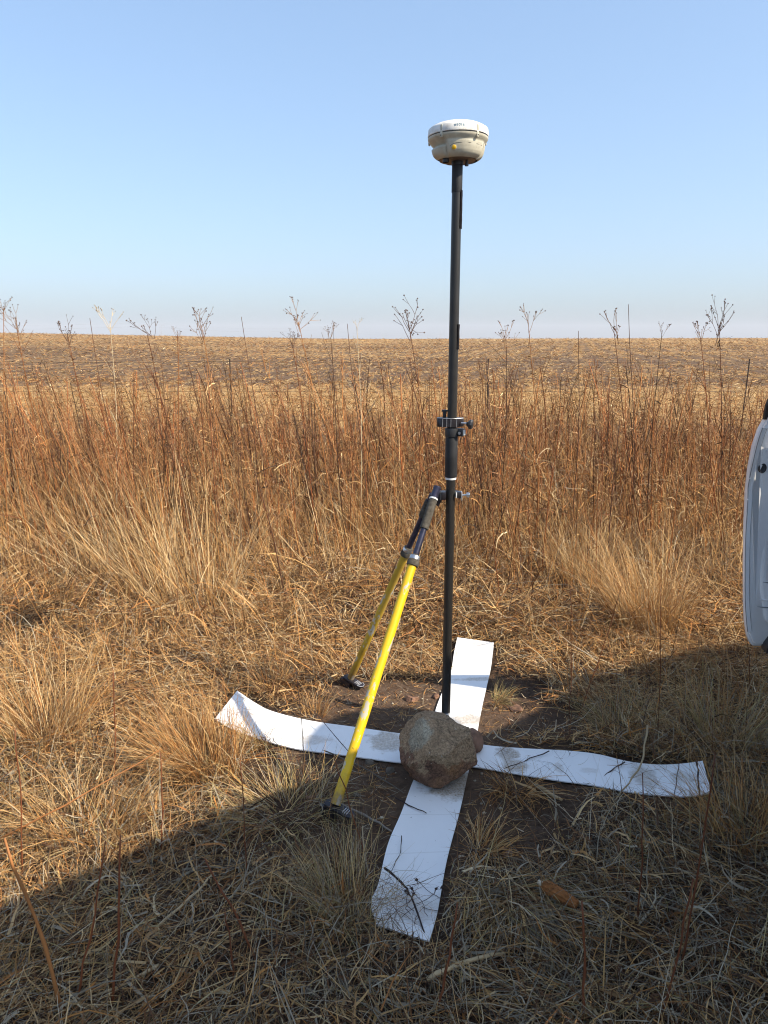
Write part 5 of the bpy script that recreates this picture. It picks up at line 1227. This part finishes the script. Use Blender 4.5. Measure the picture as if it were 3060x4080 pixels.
# ------------------------------------------------------------------ distant power line
M_PYL = plain('galvanised_lattice', (0.40, 0.41, 0.42), 0.6, 0.3)
def pylon_parts(h, root):
    st_ = MB(); r_ = .16
    for sx_ in (-1, 1):
        for sy_ in (-1, 1):
            st_.tube([(sx_ * 4.2, sy_ * 4.2, 0), (sx_ * 1.7, sy_ * 1.4, h * .62), (sx_ * 2.6, sy_ * 1.0, h * .80), (sx_ * 3.6, sy_ * .8, h * .92)], r_, 4)
    zs = np.linspace(0, .62, 7)
    for a, b_ in zip(zs, zs[1:]):
        wa, wb = 4.2 + (1.7 - 4.2) * a / .62, 4.2 + (1.7 - 4.2) * b_ / .62
        for sy_ in (-1, 1):
            st_.tube([(-wa, sy_ * wa * .9, a * h), (wb, sy_ * wb * .9, b_ * h)], .09, 3); st_.tube([(wa, sy_ * wa * .9, a * h), (-wb, sy_ * wb * .9, b_ * h)], .09, 3)
            st_.tube([(-wb, sy_ * wb * .9, b_ * h), (wb, sy_ * wb * .9, b_ * h)], .09, 3)
    st_.build('lattice_legs', M_PYL, root, False)
    ar = MB()
    ar.tube([(-11.5, 0, h * .90), (-3.6, 0, h * .93), (3.6, 0, h * .93), (11.5, 0, h * .90)], .22, 4); ar.tube([(-11.5, 0, h * .90), (-3.4, 0, h * .86), (3.4, 0, h * .86), (11.5, 0, h * .90)], .18, 4)
    for x0, x1 in ((-11.5, -9), (-9, -6.5), (-6.5, -4), (-4, 0), (0, 4), (4, 6.5), (6.5, 9), (9, 11.5)): ar.tube([(x0, 0, h * .90), ((x0 + x1) / 2, 0, h * .925), (x1, 0, h * .875)], .09, 3)
    ar.tube([(-7.5, 0, h * .92), (-9.0, 0, h)], .12, 4); ar.tube([(7.5, 0, h * .92), (9.0, 0, h)], .12, 4); ar.tube([(-5, 0, h * .93), (-9.0, 0, h)], .1, 4); ar.tube([(5, 0, h * .93), (9.0, 0, h)], .1, 4)
    ar.build('cross_arm', M_PYL, root, False)
    ins = MB()
    for x_ in (-10.8, 0, 10.8): ins.tube([(x_, 0, h * .88), (x_, 0, h * .80)], .16, 4)
    ins.build('insulators', M_PYL, root, False)
PYL = [(569, 1286, 1900, 'left of the two hazy pylons behind the bent weed'), (638, 1289, 1960, 'right of the two hazy pylons behind the bent weed'), (1287, 1301, 2150, 'hazy pylon behind the weeds between left seed heads and pole'), (1756, 1329, 2500, 'faint pylon on the skyline just left of the pole'), (1838, 1327, 2450, 'faint pylon on the skyline just right of the pole')]
pyl = []
for px, py, Y, lab in PYL:
    p = aty(px, py, Y); o = empty('pylon', (p.x, Y, -8.0), R(8)); pylon_parts(p.z + 8.0, o); tag(o, lab + ', steel lattice power pylon', 'pylon', 'power pylons on the horizon'); pyl.append((p, Y))
def line(name, a, b_, sag, label):
    mb = MB()
    for dx, dz in ((-10.8, -.2), (0, -.2), (10.8, -.2), (-9, 0), (9, 0)):
        h1, h2 = a.z + 8, b_.z + 8; pts = []
        for i in range(13):
            t = i / 12; pts.append((a.x + (b_.x - a.x) * t + dx, a.y + (b_.y - a.y) * t, (-8 + h1 * (1 + dz)) * (1 - t) + (-8 + h2 * (1 + dz)) * t - sag * 4 * t * (1 - t)))
        mb.tube(pts, .10, 3)
    o = mb.build(name, M_PYL, None, False); tag(o, label, 'power line', 'power lines on the horizon')
ex = Vector((-1500, 1750, 46 - 8))
line('power_line', ex, pyl[0][0], 9, 'faint power line from the left edge to the first hazy pylon')
line('power_line', pyl[1][0], pyl[2][0], 9, 'faint power line between the hazy pylons left of centre')
line('power_line', pyl[2][0], pyl[3][0], 9, 'faint power line from the middle pylon to the one near the pole')

# ------------------------------------------------------------------ haze
M_HAZE, nt, b = new_mat('thin_dusty_air'); nt.nodes.remove(b)
pv = node(nt, 'ShaderNodeVolumePrincipled'); pv.inputs['Density'].default_value = 0.00030; pv.inputs['Color'].default_value = (0.95, 0.95, 1.0, 1); pv.inputs['Anisotropy'].default_value = 0.0
nt.links.new(pv.outputs[0], nt.nodes['Material Output'].inputs['Volume'])
hz = MB().box(Vector((0, 1600, 23.5)), (7400, 4000, 66)).build('haze', M_HAZE, None, False); tag(hz, 'thin dusty haze over the plain', None, None, 'stuff')
